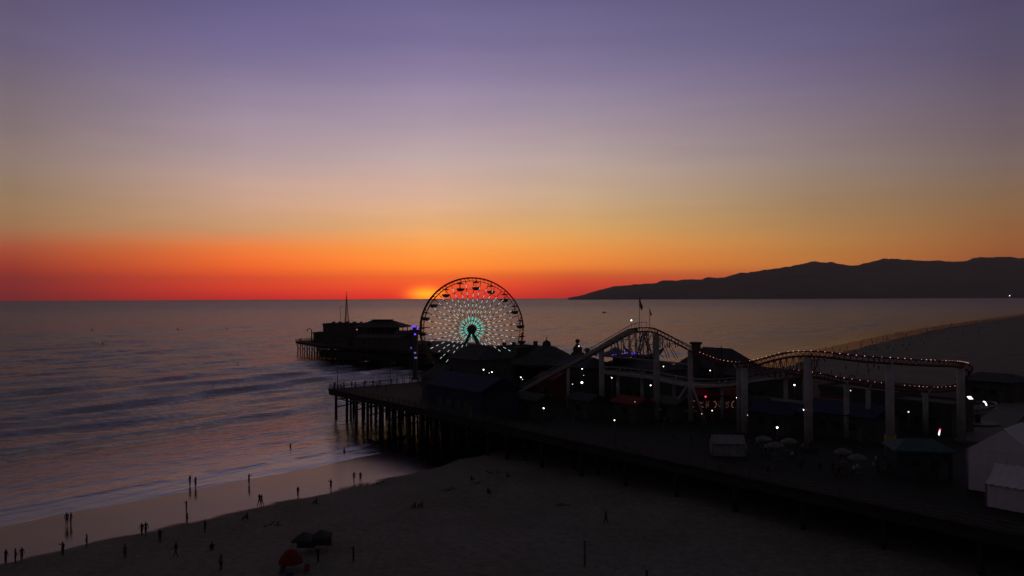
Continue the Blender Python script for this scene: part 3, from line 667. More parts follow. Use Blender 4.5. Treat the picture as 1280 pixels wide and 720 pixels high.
# flags on the crest
def flag(px, ytop, label, w_, h_, mats, stripes, D=150.5):
    i = nearest(px, hi=8*8); base = tr[i]+Vector((0, 0, -.3)); top = W(px, ytop, base.y); top.x = base.x
    root = thing('flag', label, 'flag', base); on(root, MB().tube(base, (base.x, base.y, top.z), .055, .04), 'flagpole', steel_g)
    mb = MB(); nx, nz_ = 10, 14; vs = []; 
    for a in range(nx+1):
        for b_ in range(nz_+1):
            u = a/nx; v = b_/nz_; fold = math.sin(u*9+v*2.2)*.16*(u+.15)
            vs.append(Vector((base.x+.05+w_*u*(.13+.1*math.sin(v*3.1)), base.y+fold+.05, top.z-.15-h_*v-u*w_*(.5-.2*v))))
    for a in range(nx):
        for b_ in range(nz_):
            k_ = a*(nz_+1)+b_
            blue = stripes and a < 5 and b_ < 7
            mb.add([vs[k_], vs[k_+1], vs[k_+nz_+2], vs[k_+nz_+1]], [(0, 1, 2, 3)], 2 if blue else (b_ % 2 if stripes else 0), True)
    f_ = mb.build('flag_cloth', mats, root, root.location); md = f_.modifiers.new('cloth', 'SOLIDIFY'); md.thickness = .02
flag(799, 369.5, 'large striped flag hanging limp above the coaster crest', 2.6, 1.9, [mat('flag_red', (.22, .03, .03), .8), mat('flag_white', (.3, .29, .3), .8), mat('flag_blue', (.02, .03, .12), .8)], True)
flag(812.5, 384.5, 'small pale flag on the shorter pole above the coaster crest', 1.5, 1.0, [mat('flag_pale', (.25, .2, .17), .8)], False)

# ------------------------------------------------------------------ halls and stalls on the deck
b_ = building('arcade_hall', 'dark hip roofed hall right in front of the ferris wheel', 'building', 599, 182, 12, 9, 9.2, 12.0, wall_d, roof_d, hip=.35, nwin=3, nside=2)
building('loading_shed', 'low dark shed at the lower left of the ferris wheel', 'shed', 556, 186, 9, 7, 4.6, 7.4, wall_d, roof_d, hip=.3, nwin=2)
building('blue_awning_hall', 'long low hall with a deep blue roof below the ferris wheel', 'building', 590, 160, 19, 9, 5.2, 7.6, mat('dark_blue_boards', (.025, .03, .06), .8), roof_n, nwin=4, nside=2)
building('games_building', 'blocky dark building with rooftop boxes right of the ferris wheel', 'building', 651, 200, 8, 8, 10.3, 0, wall_d, roof_d, flat=True, nwin=2)
r_ = bpy.data.objects['games_building']
for a, h in ((-4.2, .9), (-1.8, 1.0), (3.6, 1.2)): on(r_, MB().box((r_.location.x+a, r_.location.y, DK+10.9+h/2), (1.1, 1.4, h), 0), 'rooftop_unit', steel_d)
# conical carousel roof
p = W(683, 400, 196); cz = thing('carousel', 'big round carousel pavilion with a pointed dark roof', 'carousel', (p.x, p.y, DK)); l_ = cz.location
on(cz, MB().lathe(l_, [(9.6, 6.6), (9.8, 7.2), (6.2, 8.8), (2.2, 10.9), (1.1, 11.2), (.9, 12.1), (.12, 12.6), (.05, 13.4)], 20, smooth=False), 'roof', roof_d)
mb = MB()
for i in range(14): t = 2*math.pi*i/14; mb.tube(l_+Vector((9*math.cos(t), 9*math.sin(t), 0)), l_+Vector((9*math.cos(t), 9*math.sin(t), 6.8)), .16)
on(cz, mb, 'columns', wood); on(cz, MB().tube(l_, l_+Vector((0, 0, 8)), 2.6, n=16).tube(l_, l_+Vector((0, 0, .6)), 8.2, n=24), 'centre_drum', wall_r)
# clock-like turret with ball and lamp
p = W(721.5, 400, 188); tz = thing('turret', 'slim turret topped by a dark ball and white lamp beside the lift hill', 'turret', (p.x, p.y, DK)); l_ = tz.location
on(tz, MB().box(l_+Vector((0, 0, 5)), (2.2, 2.2, 10), AX).box(l_+Vector((0, 0, 10.6)), (1.5, 1.5, 1.4), AX), 'shaft', wall_d)
on(tz, MB().lathe(l_+Vector((0, 0, 11.3)), [(.9, 0), (.4, .7), (.1, 1.0)], 8).ball(l_+Vector((0, 0, 12.7)), .55), 'finial', roof_d)
on(tz, MB().ball(l_+Vector((.25, -1.0, 11.6)), .16), 'lamp', L_dim)
p = W(733.5, 400, 186); tz = thing('vent_stack', 'short dark vent stack just right of the slim turret', 'vent stack', (p.x, p.y, DK)); l_ = tz.location
on(tz, MB().tube(l_, l_+Vector((0, 0, 10.6)), .5, .45, 10), 'pipe', steel_d); on(tz, MB().lathe(l_+Vector((0, 0, 10.6)), [(.75, 0), (.75, .3), (.1, .7)], 10), 'cowl', steel_d)
building('ticket_hall', 'dark low hall behind the lift hill left of its second column', 'building', 726, 182, 12, 9, 7.4, 9.4, wall_d, roof_d, hip=.3, nwin=3)
building('red_game_booth', 'dull red game booth below the pointed carousel roof', 'booth', 692, 178, 6, 5, 5.0, 6.3, wall_r, roof_r, nwin=1)
building('ride_station', 'dark station hall below the coaster crest', 'building', 800, 178, 17, 10, 7.2, 8.9, wall_d, roof_d, hip=.2, nwin=4)
r_ = building('long_shore_hall', 'long hip roofed dark hall behind the first dip of the coaster track', 'building', 896, 203, 16, 13, 5.2, 9.9, wall_d, roof_d, hip=.45, nwin=4)
p = W(869.5, 400, 198); tz = thing('square_tower', 'narrow square dark tower rising behind the first descent of the track', 'tower', (p.x, p.y, DK)); l_ = tz.location
on(tz, MB().box(l_+Vector((0, 0, 5.6)), (1.6, 1.6, 11.2), AX), 'shaft', wall_d); on(tz, MB().box(l_+Vector((0, 0, 11.5)), (2.1, 2.1, .6), AX), 'cap', roof_d)
p = W(901, 400, 190); tz = thing('dome_kiosk', 'small dark domed kiosk with finial behind the track dip', 'kiosk', (p.x, p.y, DK)); l_ = tz.location
on(tz, MB().tube(l_, l_+Vector((0, 0, 7)), 1.9, n=10), 'wall', wall_d); on(tz, MB().lathe(l_+Vector((0, 0, 7)), [(2.1, 0), (1.8, .8), (1, 1.6), (.35, 2), (.3, 3.1), (.04, 4.4)], 14), 'dome', roof_d)
building('food_court', 'low dark building between the track dip and the first tall column', 'building', 952, 178, 14, 9, 5.3, 7.2, wall_d, roof_d, hip=.3, nwin=3)
building('corner_house', 'dark low roofed house at the right end beyond the last coaster column', 'building', 1243, 178, 11, 11, 4.2, 5.6, wall_d, roof_d, hip=.4, nwin=2)
building('navy_roof_hall', 'low hall with navy roof between the two tallest right columns', 'building', 1062, 132, 12, 8, 3.8, 5.4, wall_d, roof_n, nwin=3)
building('navy_roof_store', 'smaller navy roofed store left of the second tall column', 'building', 975, 136, 8, 7, 3.4, 5.0, wall_d, roof_n, nwin=2)
building('flat_roof_shop', 'flat grey roofed shop right of the yellow based column', 'building', 1160, 138, 11, 8, 4.6, 0, wall_d, roof_g, flat=True, nwin=3)
building('flat_roof_cafe', 'flat grey roofed cafe between the two lit track runs', 'building', 1085, 152, 15, 9, 5.2, 0, wall_d, roof_g, flat=True, nwin=3)
building('red_awning_stall', 'stall with dull red roof right of the first tall column', 'stall', 1036, 141, 6, 4, 3.6, 4.9, wall_d, mat('brighter_red_canvas', (.2, .03, .025), .7), nwin=1)
building('low_stall_green', 'low stall with pale green grey roof left of the first tall column', 'stall', 978, 146, 8, 4, 3.2, 4.2, wall_d, mat('green_grey_canvas', (.11, .12, .1), .7), nwin=1)
gl_ = [('grey roofed stall under the tie beam of the crest columns', 838, 150, roof_g), ('dark roofed stall between the lift columns', 732, 155, roof_d), ('red roofed stall in front of the station hall', 790, 150, roof_r), ('dark stall right of the bulb lettered stall', 940, 150, roof_d), ('dark stall at the foot of the lift hill', 668, 156, roof_d)]
for lb, px, D, rm in gl_: building('game_stall', lb, 'stall', px, D, 6, 4, 3.2, 4.3, wall_d, rm, nwin=1, group='game stalls along the deck')
# stall with glowing bulb panels
ls = building('bulb_stall', 'red stall with a row of dim coloured bulb figures along its front', 'stall', 895, 152, 10, 5, 4.4, 5.6, wall_r, roof_r, rz=R(-8))
lc = ls.location; rz = R(-8); ca, sa = math.cos(rz), math.sin(rz)
for i in range(8):                       # each an abstract bulb figure, no lettering
    a = -4.4+i*1.2; mb = MB(); random.seed(40+i); kk = i % 3
    for j in range(13):
        if kk == 0: t = math.pi*j/13; u, v = .4*math.sin(t)*(1 if i % 2 else -1), .6*math.cos(t)+random.uniform(-.08, .08)
        elif kk == 1: u = -.4+.8*j/12; v = random.uniform(-.55, .55)
        else: u = -.25+.1*(j % 4)*1.6; v = -.6+1.2*j/12
        x = a+u; y = -2.7; mb.ball((lc.x+x*ca-y*sa, lc.y+x*sa+y*ca, DK+2.9+v), random.uniform(.03, .085), n=5, m=3)
    on(ls, mb, 'bulb_figure', L_letter)

# boat-swing and spinning ride with violet bars
p = W(805, 400, 182); sw = thing('swing_ship', 'dark blue swinging boat ride lit by violet bulbs under the crest', 'ride', (p.x, p.y, DK)); l_ = sw.location
mb = MB(); hull = []
for i in range(15):
    t = -1+2*i/14; z = 9.9+2.3*abs(t)**2.2; wd = 1.2*(1-abs(t)**3)+.08
    hull.append([Vector((l_.x+t*5, l_.y-wd, DK+z)), Vector((l_.x+t*5, l_.y-wd*.5, DK+z-1.3*(1-abs(t)**4)-.1)), Vector((l_.x+t*5, l_.y+wd*.5, DK+z-1.3*(1-abs(t)**4)-.1)), Vector((l_.x+t*5, l_.y+wd, DK+z))])
vs = [v for g_ in hull for v in g_]; mb.add(vs, [(i*4+j, i*4+j+1, i*4+j+5, i*4+j+4) for i in range(14) for j in range(3)]+[(i*4+3, i*4, i*4+4, i*4+7) for i in range(14)], 0, True)
hu = on(sw, mb, 'hull', mat('blue_hull_paint', (.03, .03, .1), .5))
mb = MB()
for i in range(1, 14, 2): mb.ball(hull[i][0]+Vector((0, -.1, .1)), .13, n=6, m=4)
mb.build('bulbs', L_viol2, hu, l_)
mb = MB()
for sx in (-4, 4):
    for sy in (-2, 2): mb.tube(l_+Vector((sx, sy, 0)), l_+Vector((0, sy*.8, 15)), .18)
on(sw, mb, 'frame', steel_d)
p = W(769, 400, 180); sw = thing('spinning_ride', 'round spinning ride with violet light bars left of the swinging boat', 'ride', (p.x, p.y, DK)); l_ = sw.location
on(sw, MB().tube(l_, l_+Vector((0, 0, 9.6)), 1.0, .7, 12), 'pillar', steel_d); on(sw, MB().lathe(l_+Vector((0, 0, 9.6)), [(.2, 0), (4.6, .2), (4.7, .5), (2, 1.2), (.1, 2.2)], 18), 'turntable', mat('violet_paint', (.05, .04, .12), .6))
for i in range(9):
    t = 2*math.pi*i/9+.2; c_ = l_+Vector((4*math.cos(t), 4*math.sin(t), 10.3+.3*math.sin(i*2)))
    on(sw, MB().tube(c_+Vector((-.9, 0, -.1)), c_+Vector((.9, 0, .25)), .1, n=5), 'light_bar', L_viol2 if i % 2 else L_viol)
# drop tower left of wheel
p = W(518.5, 400, 226); dt = thing('drop_tower', 'dark drop tower with violet lights left of the ferris wheel', 'ride', (p.x, p.y, DK)); l_ = dt.location
on(dt, MB().box(l_+Vector((0, 0, 7.6)), (1.3, 1.3, 15.2)), 'tower', steel_d); on(dt, MB().box(l_+Vector((0, 0, 13.6)), (2.6, 2.6, 1.0)), 'seat_ring', steel_d)
random.seed(3)
for (dx, z, sx, sz) in ((-.2, 15.0, 1.2, .45), (.75, 14.4, .3, 1.3), (-.75, 14.3, .25, .9), (.1, 12.9, .5, .7), (.1, 7.6, .5, .4), (.3, 6.2, .7, .4), (-1.0, 9, .25, .4)): on(dt, MB().box(l_+Vector((dx, -.72, z)), (sx, .1, sz)), 'light_panel', L_viol if z > 8 else L_viol2)
# small ride car with floodlights
p = W(1220, 400, 143); fr_ = thing('flying_ride', 'round ride with two bright floodlights right of the last column', 'ride', (p.x, p.y, DK)); l_ = fr_.location
mb = MB(); mb.path([l_+Vector((3.0*math.cos(t), 3.0*math.sin(t), 3.4+.5*math.cos(t))) for t in [2*math.pi*i/24 for i in range(24)]], .12, closed=True)
mb.path([l_+Vector((3.0*math.cos(t), 3.0*math.sin(t), 2.6+.5*math.cos(t))) for t in [2*math.pi*i/24 for i in range(24)]], .12, closed=True)
on(fr_, mb, 'ring', steel_g); on(fr_, MB().tube(l_, l_+Vector((0, 0, 3.4)), .5, n=10).tube(l_, l_+Vector((0, 0, .4)), 3.4, n=20), 'base', steel_d)
mb = MB()
for i in range(8): t = 2*math.pi*i/8; mb.tube(l_+Vector((0, 0, 3.2)), l_+Vector((3*math.cos(t), 3*math.sin(t), 3+.5*math.cos(t))), .08)
on(fr_, mb, 'arm', steel_g)
L_flood = mat('floodlight_lens', (.9, .9, .9), emit=(1, .96, .92), es=2.2)
mb = MB(); c_ = W(1211.5, 497.5, 140); mb.add([c_+Vector(v) for v in ((-.5, 0, .28), (.1, 0, .3), (.55, .1, -.18), (-.05, .1, -.22))]+[c_+Vector(v) for v in ((-.5, .25, .28), (.1, .25, .3), (.55, .35, -.18), (-.05, .35, -.22))], [(3, 2, 1, 0), (4, 5, 6, 7), (0, 1, 5, 4), (1, 2, 6, 5), (2, 3, 7, 6), (3, 0, 4, 7)]); on(fr_, mb, 'floodlight', L_flood)
c_ = W(1230, 504, 141); on(fr_, MB().path([c_+Vector(v) for v in ((-.3, 0, .35), (-.05, 0, .2), (.12, 0, -.05), (.2, 0, -.35))], .11), 'floodlight', L_flood)

# white marquees at the right edge
def marquee(label, px, D, w_, l__, eave, peak, rz, name='marquee', skin_m=None):
    tentm = skin_m or globals()['tentm']
    p = W(px, 400, D); root = thing(name, label, 'tent', (p.x, p.y, DK)); c = root.location; ca, sa = math.cos(rz), math.sin(rz)
    def P(a, b_, z): return Vector((c.x+a*ca-b_*sa, c.y+a*sa+b_*ca, DK+z))
    mb = MB(); n = 8
    for i in range(n):                   # sagging ribbed roof skin
        for sgn in (-1, 1):
            for k_ in range(4):
                def rp(a_i, kk): u = kk/4; sag = .12*math.sin(math.pi*(a_i % 1 if a_i % 1 else 0)); return P(-w_/2+w_*a_i/n, sgn*(l__/2+.3)*(1-u), eave+(peak-eave)*u-.25*math.sin(math.pi*u)-sag)
                for h_ in (0, .5):
                    v = [rp(i+h_, k_), rp(i+h_+.5, k_), rp(i+h_+.5, k_+1), rp(i+h_, k_+1)]
                    mb.add(v+[q_-Vector((0, 0, .06)) for q_ in v], [(0, 1, 2, 3), (7, 6, 5, 4)])
    mb.build('roof', tentm, root, c)
    mb = MB(); hw, hl_ = w_/2, l__/2; nf = 24; ring = []
    per = [(-hw, -hl_), (hw, -hl_), (hw, hl_), (-hw, hl_)]
    for s_ in range(4):
        a = Vector(per[s_]); b2_ = Vector(per[(s_+1) % 4]); nrm = Vector(((b2_-a).y, -(b2_-a).x)).normalized()
        for i in range(nf): q_ = a+(b2_-a)*i/nf+nrm*.09*math.sin(i*1.3); ring.append(q_)
    vs = [P(q_.x, q_.y, .02) for q_ in ring]+[P(q_.x, q_.y, eave) for q_ in ring]; m_ = len(ring)
    mb.add(vs, [(i, (i+1) % m_, m_+(i+1) % m_, m_+i) for i in range(m_)], 0, True)
    for s_ in (-1, 1): mb.add([P(s_*hw, -hl_, eave), P(s_*hw, hl_, eave), P(s_*hw, 0, peak-.1)], [(0, 1, 2)])
    mb.build('side_wall', tentm, root, c)
    for a, b_ in per: MB().tube(P(a*1.02, b_*1.02, 0), P(a*1.02, b_*1.02, eave), .07).build('pole', steel_g, root, c)
    return root
marquee('tall ribbed white marquee at the right edge of the deck', 1264, 95, 7.5, 7.5, 4.8, 7.6, AX+math.pi/2+R(6))
marquee('lower white marquee in front of the tall ribbed one', 1279, 86.5, 6, 4.6, 2.6, 4.5, AX, 'small_marquee')
marquee('small white canopy tent left of the grey tables on the deck', 908, 117, 4.6, 3.4, 1.9, 2.9, R(-8), 'canopy_tent', skin_m=mat('greyed_vinyl', (.19, .185, .2), .7))
tb = building('teal_booth', 'teal grey booth with pale hipped roof near the marquees', 'booth', 1146, 103, 6.4, 5, 3.4, 4.5, mat('dark_teal_boards', (.025, .04, .045), .8), roof_t, rz=R(-10), hip=.5, nwin=2)
b0 = W(1172, 540, 112); sgn_ = thing('light_wand', 'upright white tube light with a red tip above the teal booth', 'lamp', (b0.x, b0.y, DK)); l_ = sgn_.location
on(sgn_, MB().tube(l_, (b0.x, b0.y, b0.z-.45), .05), 'post', steel_d); on(sgn_, MB().tube((b0.x-.05, b0.y, b0.z-.4), (b0.x+.08, b0.y, b0.z+.25), .085), 'tube', L_flood); on(sgn_, MB().ball((b0.x+.12, b0.y, b0.z+.38), .12), 'tip', L_red)

# ------------------------------------------------------------------ people
def figure(name, pose, mats):
    """one continuous skinned body about 1.72 m tall, feet at the origin, facing +Y"""
    J = {'pel': (0, 0, .93), 'wai': (0, .01, 1.08), 'che': (0, 0, 1.30), 'shl': (0, 0, 1.42), 'nek': (0, .01, 1.50), 'hd1': (0, .02, 1.58), 'hd2': (0, .02, 1.70)}
    E = [('pel', 'wai'), ('wai', 'che'), ('che', 'shl'), ('shl', 'nek'), ('nek', 'hd1'), ('hd1', 'hd2')]
    Rd = {'pel': .145, 'wai': .125, 'che': .15, 'shl': .10, 'nek': .055, 'hd1': .092, 'hd2': .085}
    st = {'stand': (0, 0, 0), 'walk': (.26, .0, .2), 'stride': (.34, .05, .3), 'arm': (0, 0, 0), 'sit': (0, 0, 0)}[pose]
    for s_, sg in (('l', -1), ('r', 1)):
        ph = st[0]*sg; ar = -st[2]*sg
        if pose == 'sit':
            pts = [('hip', (sg*.1, .02, .9), .1), ('kne', (sg*.14, .38, 1.22), .07), ('ank', (sg*.13, .62, .86), .048), ('toe', (sg*.13, .76, .84), .038)]
        else:
            pts = [('hip', (sg*.09, 0, .88), .098), ('kne', (sg*.10, ph*.5+abs(ph)*.15, .49), .066), ('ank', (sg*.105, ph-abs(ph)*.05, .085+max(0, -ph)*.25), .043), ('toe', (sg*.115, ph+.13, .035+max(0, -ph)*.05), .036)]
        last = 'pel'
        for n_, p, r in pts: J[n_+s_] = p; Rd[n_+s_] = r; E.append((last, n_+s_)); last = n_+s_
        up_ = pose == 'arm' and sg == 1
        arm = [('sho', (sg*.185, 0, 1.41), .062), ('elb', (sg*.24, .05+ar*.4, 1.15), .043), ('wri', (sg*.23, .13+ar, .93), .03), ('han', (sg*.22, .16+ar*1.05, .83), .036)]
        if up_: arm = [('sho', (sg*.185, 0, 1.41), .062), ('elb', (sg*.34, .16, 1.32), .043), ('wri', (sg*.24, .30, 1.5), .03), ('han', (sg*.2, .3, 1.6), .036)]
        if pose == 'sit': arm = [('sho', (sg*.185, 0, 1.41), .062), ('elb', (sg*.27, .14, 1.2), .043), ('wri', (sg*.15, .34, 1.2), .03), ('han', (sg*.08, .4, 1.22), .036)]
        last = 'shl'
        for n_, p, r in arm: J[n_+s_] = p; Rd[n_+s_] = r; E.append((last, n_+s_)); last = n_+s_
    ks = list(J); me = bpy.data.meshes.new(name+'_frame'); dz = -.8 if pose == 'sit' else 0
    me.from_pydata([Vector(J[k_])+Vector((0, 0, dz)) for k_ in ks], [(ks.index(a), ks.index(b_)) for a, b_ in E], [])
    o = bpy.data.objects.new(name+'_tmp', me); col.objects.link(o)
    sk = o.modifiers.new('skin', 'SKIN'); sk.use_smooth_shade = True
    for i, k_ in enumerate(ks):
        v = me.skin_vertices[0].data[i]; v.radius = (Rd[k_], Rd[k_]*.8 if k_ in ('che', 'wai', 'pel', 'shl') else Rd[k_]); v.use_root = k_ == 'pel'
    sb = o.modifiers.new('sub', 'SUBSURF'); sb.levels = 1; sb.render_levels = 1
    dg = bpy.context.evaluated_depsgraph_get(); dg.update(); ev = o.evaluated_get(dg)
    out_ = bpy.data.meshes.new_from_object(ev); bpy.data.objects.remove(o)
    for m_ in mats: out_.materials.append(m_)
    for p in out_.polygons:
        c = p.center; z = c.z-dz
        if z > 1.52: k_ = 3 if (c.y < .03 or z > 1.69) else 0
        elif z > .98 and abs(c.x) < .27: k_ = 1
        elif (z > .93 and abs(c.x) < .2) or (z > .12 and abs(c.x) < .2 and (mats[4] if len(mats) > 4 else True)): k_ = 2
        else: k_ = 0
        if z > 1.48 and z <= 1.52: k_ = 0
        p.material_index = k_
    return out_
skin = [mat('skin_a', (.22, .13, .09), .7), mat('skin_b', (.11, .065, .045), .7)]
hair = mat('dark_hair', (.015, .012, .01), .8)
shirts = [mat('black_shirt', (.02, .02, .022), .85), mat('grey_shirt', (.08, .08, .085), .85), mat('white_shirt', (.3, .3, .31), .85), mat('red_shirt', (.14, .02, .02), .85), mat('blue_shirt', (.03, .05, .11), .85)]
pants = [mat('dark_trousers', (.02, .02, .025), .85), mat('denim', (.03, .04, .07), .85), mat('khaki_shorts', (.12, .1, .07), .85)]
FIG = {}
def fig(pose, sh_, pa_):
    k_ = (pose, sh_, pa_)
    if k_ not in FIG: FIG[k_] = figure('person', pose, [skin[(sh_+pa_) % 2], shirts[sh_], pants[pa_], hair])
    return FIG[k_]
def person(x, y, z, label, pose='stand', sh_=0, pa_=0, rot=0, group=None, sc_=1.0):
    o = bpy.data.objects.new('person', fig(pose, sh_, pa_)); col.objects.link(o); o.location = (x, y, z-.01); o.rotation_euler = (0, 0, rot); o.scale = (sc_,)*3
    return tag(o, label, 'person', group)
def gpt(px, py):
    z = 0.3
    for _ in range(6): p = G(px, py, z); z = ground_z(p.x, p.y)
    return p.x, p.y, z
BP = [
 (8, 704, 'stand', 0, 0, 'leftmost person of the standing trio at the lower left corner of the wet sand'),
 (20, 703, 'stand', 1, 0, 'middle person of the standing trio at the lower left corner of the wet sand'),
 (28, 701, 'walk', 0, 1, 'rightmost person of the trio at the lower left corner of the wet sand'),
 (84, 656, 'stand', 0, 0, 'left one of the pair standing close together at the water edge on the far left'),
 (89, 655, 'stand', 1, 1, 'right one of the pair standing close together at the water edge on the far left'),
 (79, 694, 'arm', 0, 0, 'person with raised arm where dry sand meets wet sand below the far left pair'),
 (109, 684, 'stand', 3, 0, 'thin lone person on wet sand right of the person with raised arm'),
 (177.5, 669, 'walk', 0, 0, 'left walker of the couple striding along the edge of the dry sand'),
 (182.5, 669, 'stride', 0, 1, 'right walker of the couple striding along the edge of the dry sand'),
 (200, 678, 'stand', 0, 0, 'dark figure on dry sand just below the striding couple'),
 (156.5, 697, 'stand', 1, 0, 'dim figure standing on dry sand near the bottom left of the beach'),
 (220, 695, 'walk', 0, 0, 'dim figure walking on dry sand below the tall wading silhouette'),
 (234, 655, 'stand', 3, 0, 'tall silhouette in reddish top standing at the dry sand edge'),
 (233, 640, 'arm', 0, 0, 'person on wet sand directly behind the silhouette in reddish top'),
 (237.5, 607, 'stand', 0, 0, 'left one of two waders at the foam edge'),
 (244.5, 609, 'stand', 1, 0, 'right one of two waders at the foam edge'),
 (311, 605, 'arm', 0, 1, 'lone person with arm up at the thin swash line'),
 (324, 632, 'stride', 0, 0, 'person striding in front of a companion along the wet sand'),
 (327, 631.5, 'walk', 1, 0, 'companion just behind the person striding along the wet sand'),
 (372, 621, 'stand', 0, 2, 'slim lone person between the striding companions and the person with arm out'),
 (413, 612, 'arm', 0, 0, 'person with arm out standing alone left of the right hand pair'),
 (442, 602, 'walk', 1, 0, 'left one of the right hand pair on the wet sand near the pier'),
 (450, 602.5, 'stand', 0, 0, 'right one of the right hand pair on the wet sand near the pier'),
 (256, 665, 'stand', 0, 0, 'dark figure on dry sand right of the silhouette in reddish top'),
 (265, 686, 'sit', 0, 0, 'person sitting on dry sand under the dark figure'),
 (276, 712, 'stand', 1, 0, 'dim figure standing on dry sand near the bottom edge of the photo'),
 (309, 648, 'sit', 0, 1, 'person sitting on dry sand below the striding companions'),
 (395, 629, 'sit', 1, 0, 'person sitting on dry sand below the person with arm out'),
 (441, 701, 'arm', 0, 0, 'person with raised arm alone on dry sand right of the dark canopy'),
 (397, 702, 'stand', 0, 0, 'dark figure standing between the dark canopy and the red umbrella'),
 (518, 634, 'sit', 4, 1, 'left sitter in blue of the two sitting close on the middle sand'),
 (527, 633, 'sit', 4, 0, 'right sitter in blue of the two sitting close on the middle sand'),
 (588, 600, 'sit', 0, 0, 'leftmost sitter of the loose cluster near the dark sand hollow'),
 (598, 603, 'sit', 2, 0, 'sitter in pale top in the loose cluster near the dark sand hollow'),
 (609, 616, 'sit', 0, 1, 'nearest sitter of the loose cluster near the dark sand hollow'),
 (633, 596, 'sit', 1, 0, 'rightmost sitter of the loose cluster near the dark sand hollow'),
 (755.5, 655, 'walk', 0, 0, 'lone walker on the dark sand in front of the pier signs'),
]
for px, py, po_, a, b_, lb in BP:
    x, y, z = gpt(px, py); person(x, y, z, lb, po_, a, b_, random.uniform(-3, 3), 'people on the near beach', random.uniform(.96, 1.06))
# people out on the seaward platform
random.seed(11)
n_ = 0
for i in range(30):
    if i < 20: t_, s_ = .9+random.random()*1.2, 1+i*2.25+random.uniform(-.6, .6)
    else: t_, s_ = 2+(i-20)*2.0+random.uniform(-.5, .5), random.choice((.9, 30, 36))
    p = deckpt(t_, s_); person(p.x, p.y, DK, 'small silhouetted person among those at the rail of the near platform end', random.choice(('stand', 'walk', 'arm', 'stand')), random.choice((0, 1, 0)), random.choice((0, 1)), random.uniform(-3, 3), 'silhouetted people at the platform rail', random.uniform(.95, 1.06))
for i in range(16):
    A = Vector(fp[0]); B = Vector(fp[-1]); p = A+(B-A)*random.random()+Vector((2.0+random.random()*3, 0)); 
    if i > 7: A = Vector(fp[0]); B = Vector(fp[1]); p = A+(B-A)*random.random()*.6+Vector((1.6, 1.2))
    person(p.x, p.y, DK, 'tiny figure at the railing of the pier head tip', random.choice(('stand', 'arm')), 0, 0, random.uniform(-3, 3), 'tiny figures on the pier head tip')
# crowd on the deck by the tables
random.seed(5)
for i in range(38):
    px = random.uniform(935, 1120); D = random.uniform(104, 122)-(px-935)*.03; p = W(px, 400, D)
    person(p.x, p.y, DK, 'dim person in the crowd around the tables on the right part of the deck', random.choice(('stand', 'walk', 'stride', 'arm')), random.choice((0, 1, 2, 3, 4, 2)), random.choice((0, 1, 2)), random.uniform(-3, 3), 'crowd around the deck tables')
for i in range(24):
    t_ = random.uniform(60, 130); s_ = random.uniform(4, 22)
    if i < 11: t_ = random.uniform(4, 24); s_ = random.uniform(8, 44)
    p = deckpt(t_, s_)
    person(p.x, p.y, DK, 'dim person strolling over the open platform end' if i < 11 else 'dim person strolling along the dark middle of the deck', random.choice(('stand', 'walk', 'stride')), random.choice((0, 1, 4)), random.choice((0, 1, 2)), random.uniform(-3, 3), 'strollers on the dark deck')
# the far shore crowd
def shorept(u_, off):
    L = [Vector(q_) for q_ in SH[3:8]]; acc = 0
    for a, b_ in zip(L[:-1], L[1:]):
        l = (b_-a).length
        if u_ <= acc+l:
            d_ = (b_-a)/l; p = a+d_*(u_-acc)+Vector((d_.y, -d_.x))*off; return p
        acc += l
    return L[-1]
random.seed(21)
crowd_v = []; crowd_f = []; nv_ = 0
for i in range(290):
    u_ = 170+800*random.random()**2; off = random.choice((random.uniform(3, 20), random.gauss(24, 6), random.uniform(20, 60)))
    p = shorept(u_, off); ps = random.choice(('stand', 'walk', 'stride', 'arm')); a = random.choice((0, 1, 0, 3, 0)); b_ = random.choice((0, 1)); rt = random.uniform(-3, 3); sc2 = random.uniform(.95, 1.1)
    if i < 145: person(p.x, p.y, ground_z(p.x, p.y), 'distant person in the crowd along the far waterline behind the coaster', ps, a, b_, rt, 'distant crowd along the far waterline', sc2)
    else:
        me_ = fig(ps, 0, 0); mt_ = Matrix.Translation((p.x, p.y, ground_z(p.x, p.y)))@Matrix.Rotation(rt, 4, 'Z')@Matrix.Scale(sc2, 4)
        crowd_v += [tuple(mt_@v.co) for v in me_.vertices]; crowd_f += [tuple(k_+nv_ for k_ in pl.vertices) for pl in me_.polygons]; nv_ = len(crowd_v)
me_ = bpy.data.meshes.new('distant_crowd'); me_.from_pydata(crowd_v, [], crowd_f); me_.materials.append(shirts[0]); o = bpy.data.objects.new('distant_crowd', me_); col.objects.link(o); tag(o, kind='stuff')
# swimmers
for px, py, lb in ((363, 558, 'swimmer in the shallow surf left of the near pier piles'), (430, 564, 'swimmer close to the wet sand below the near platform'), (297, 455.5, 'lone swimmer far out between the beach and the pier head')):
    p = G(px, py, 0); person(p.x, p.y, -.95, lb, 'arm', 0, 0, 1)

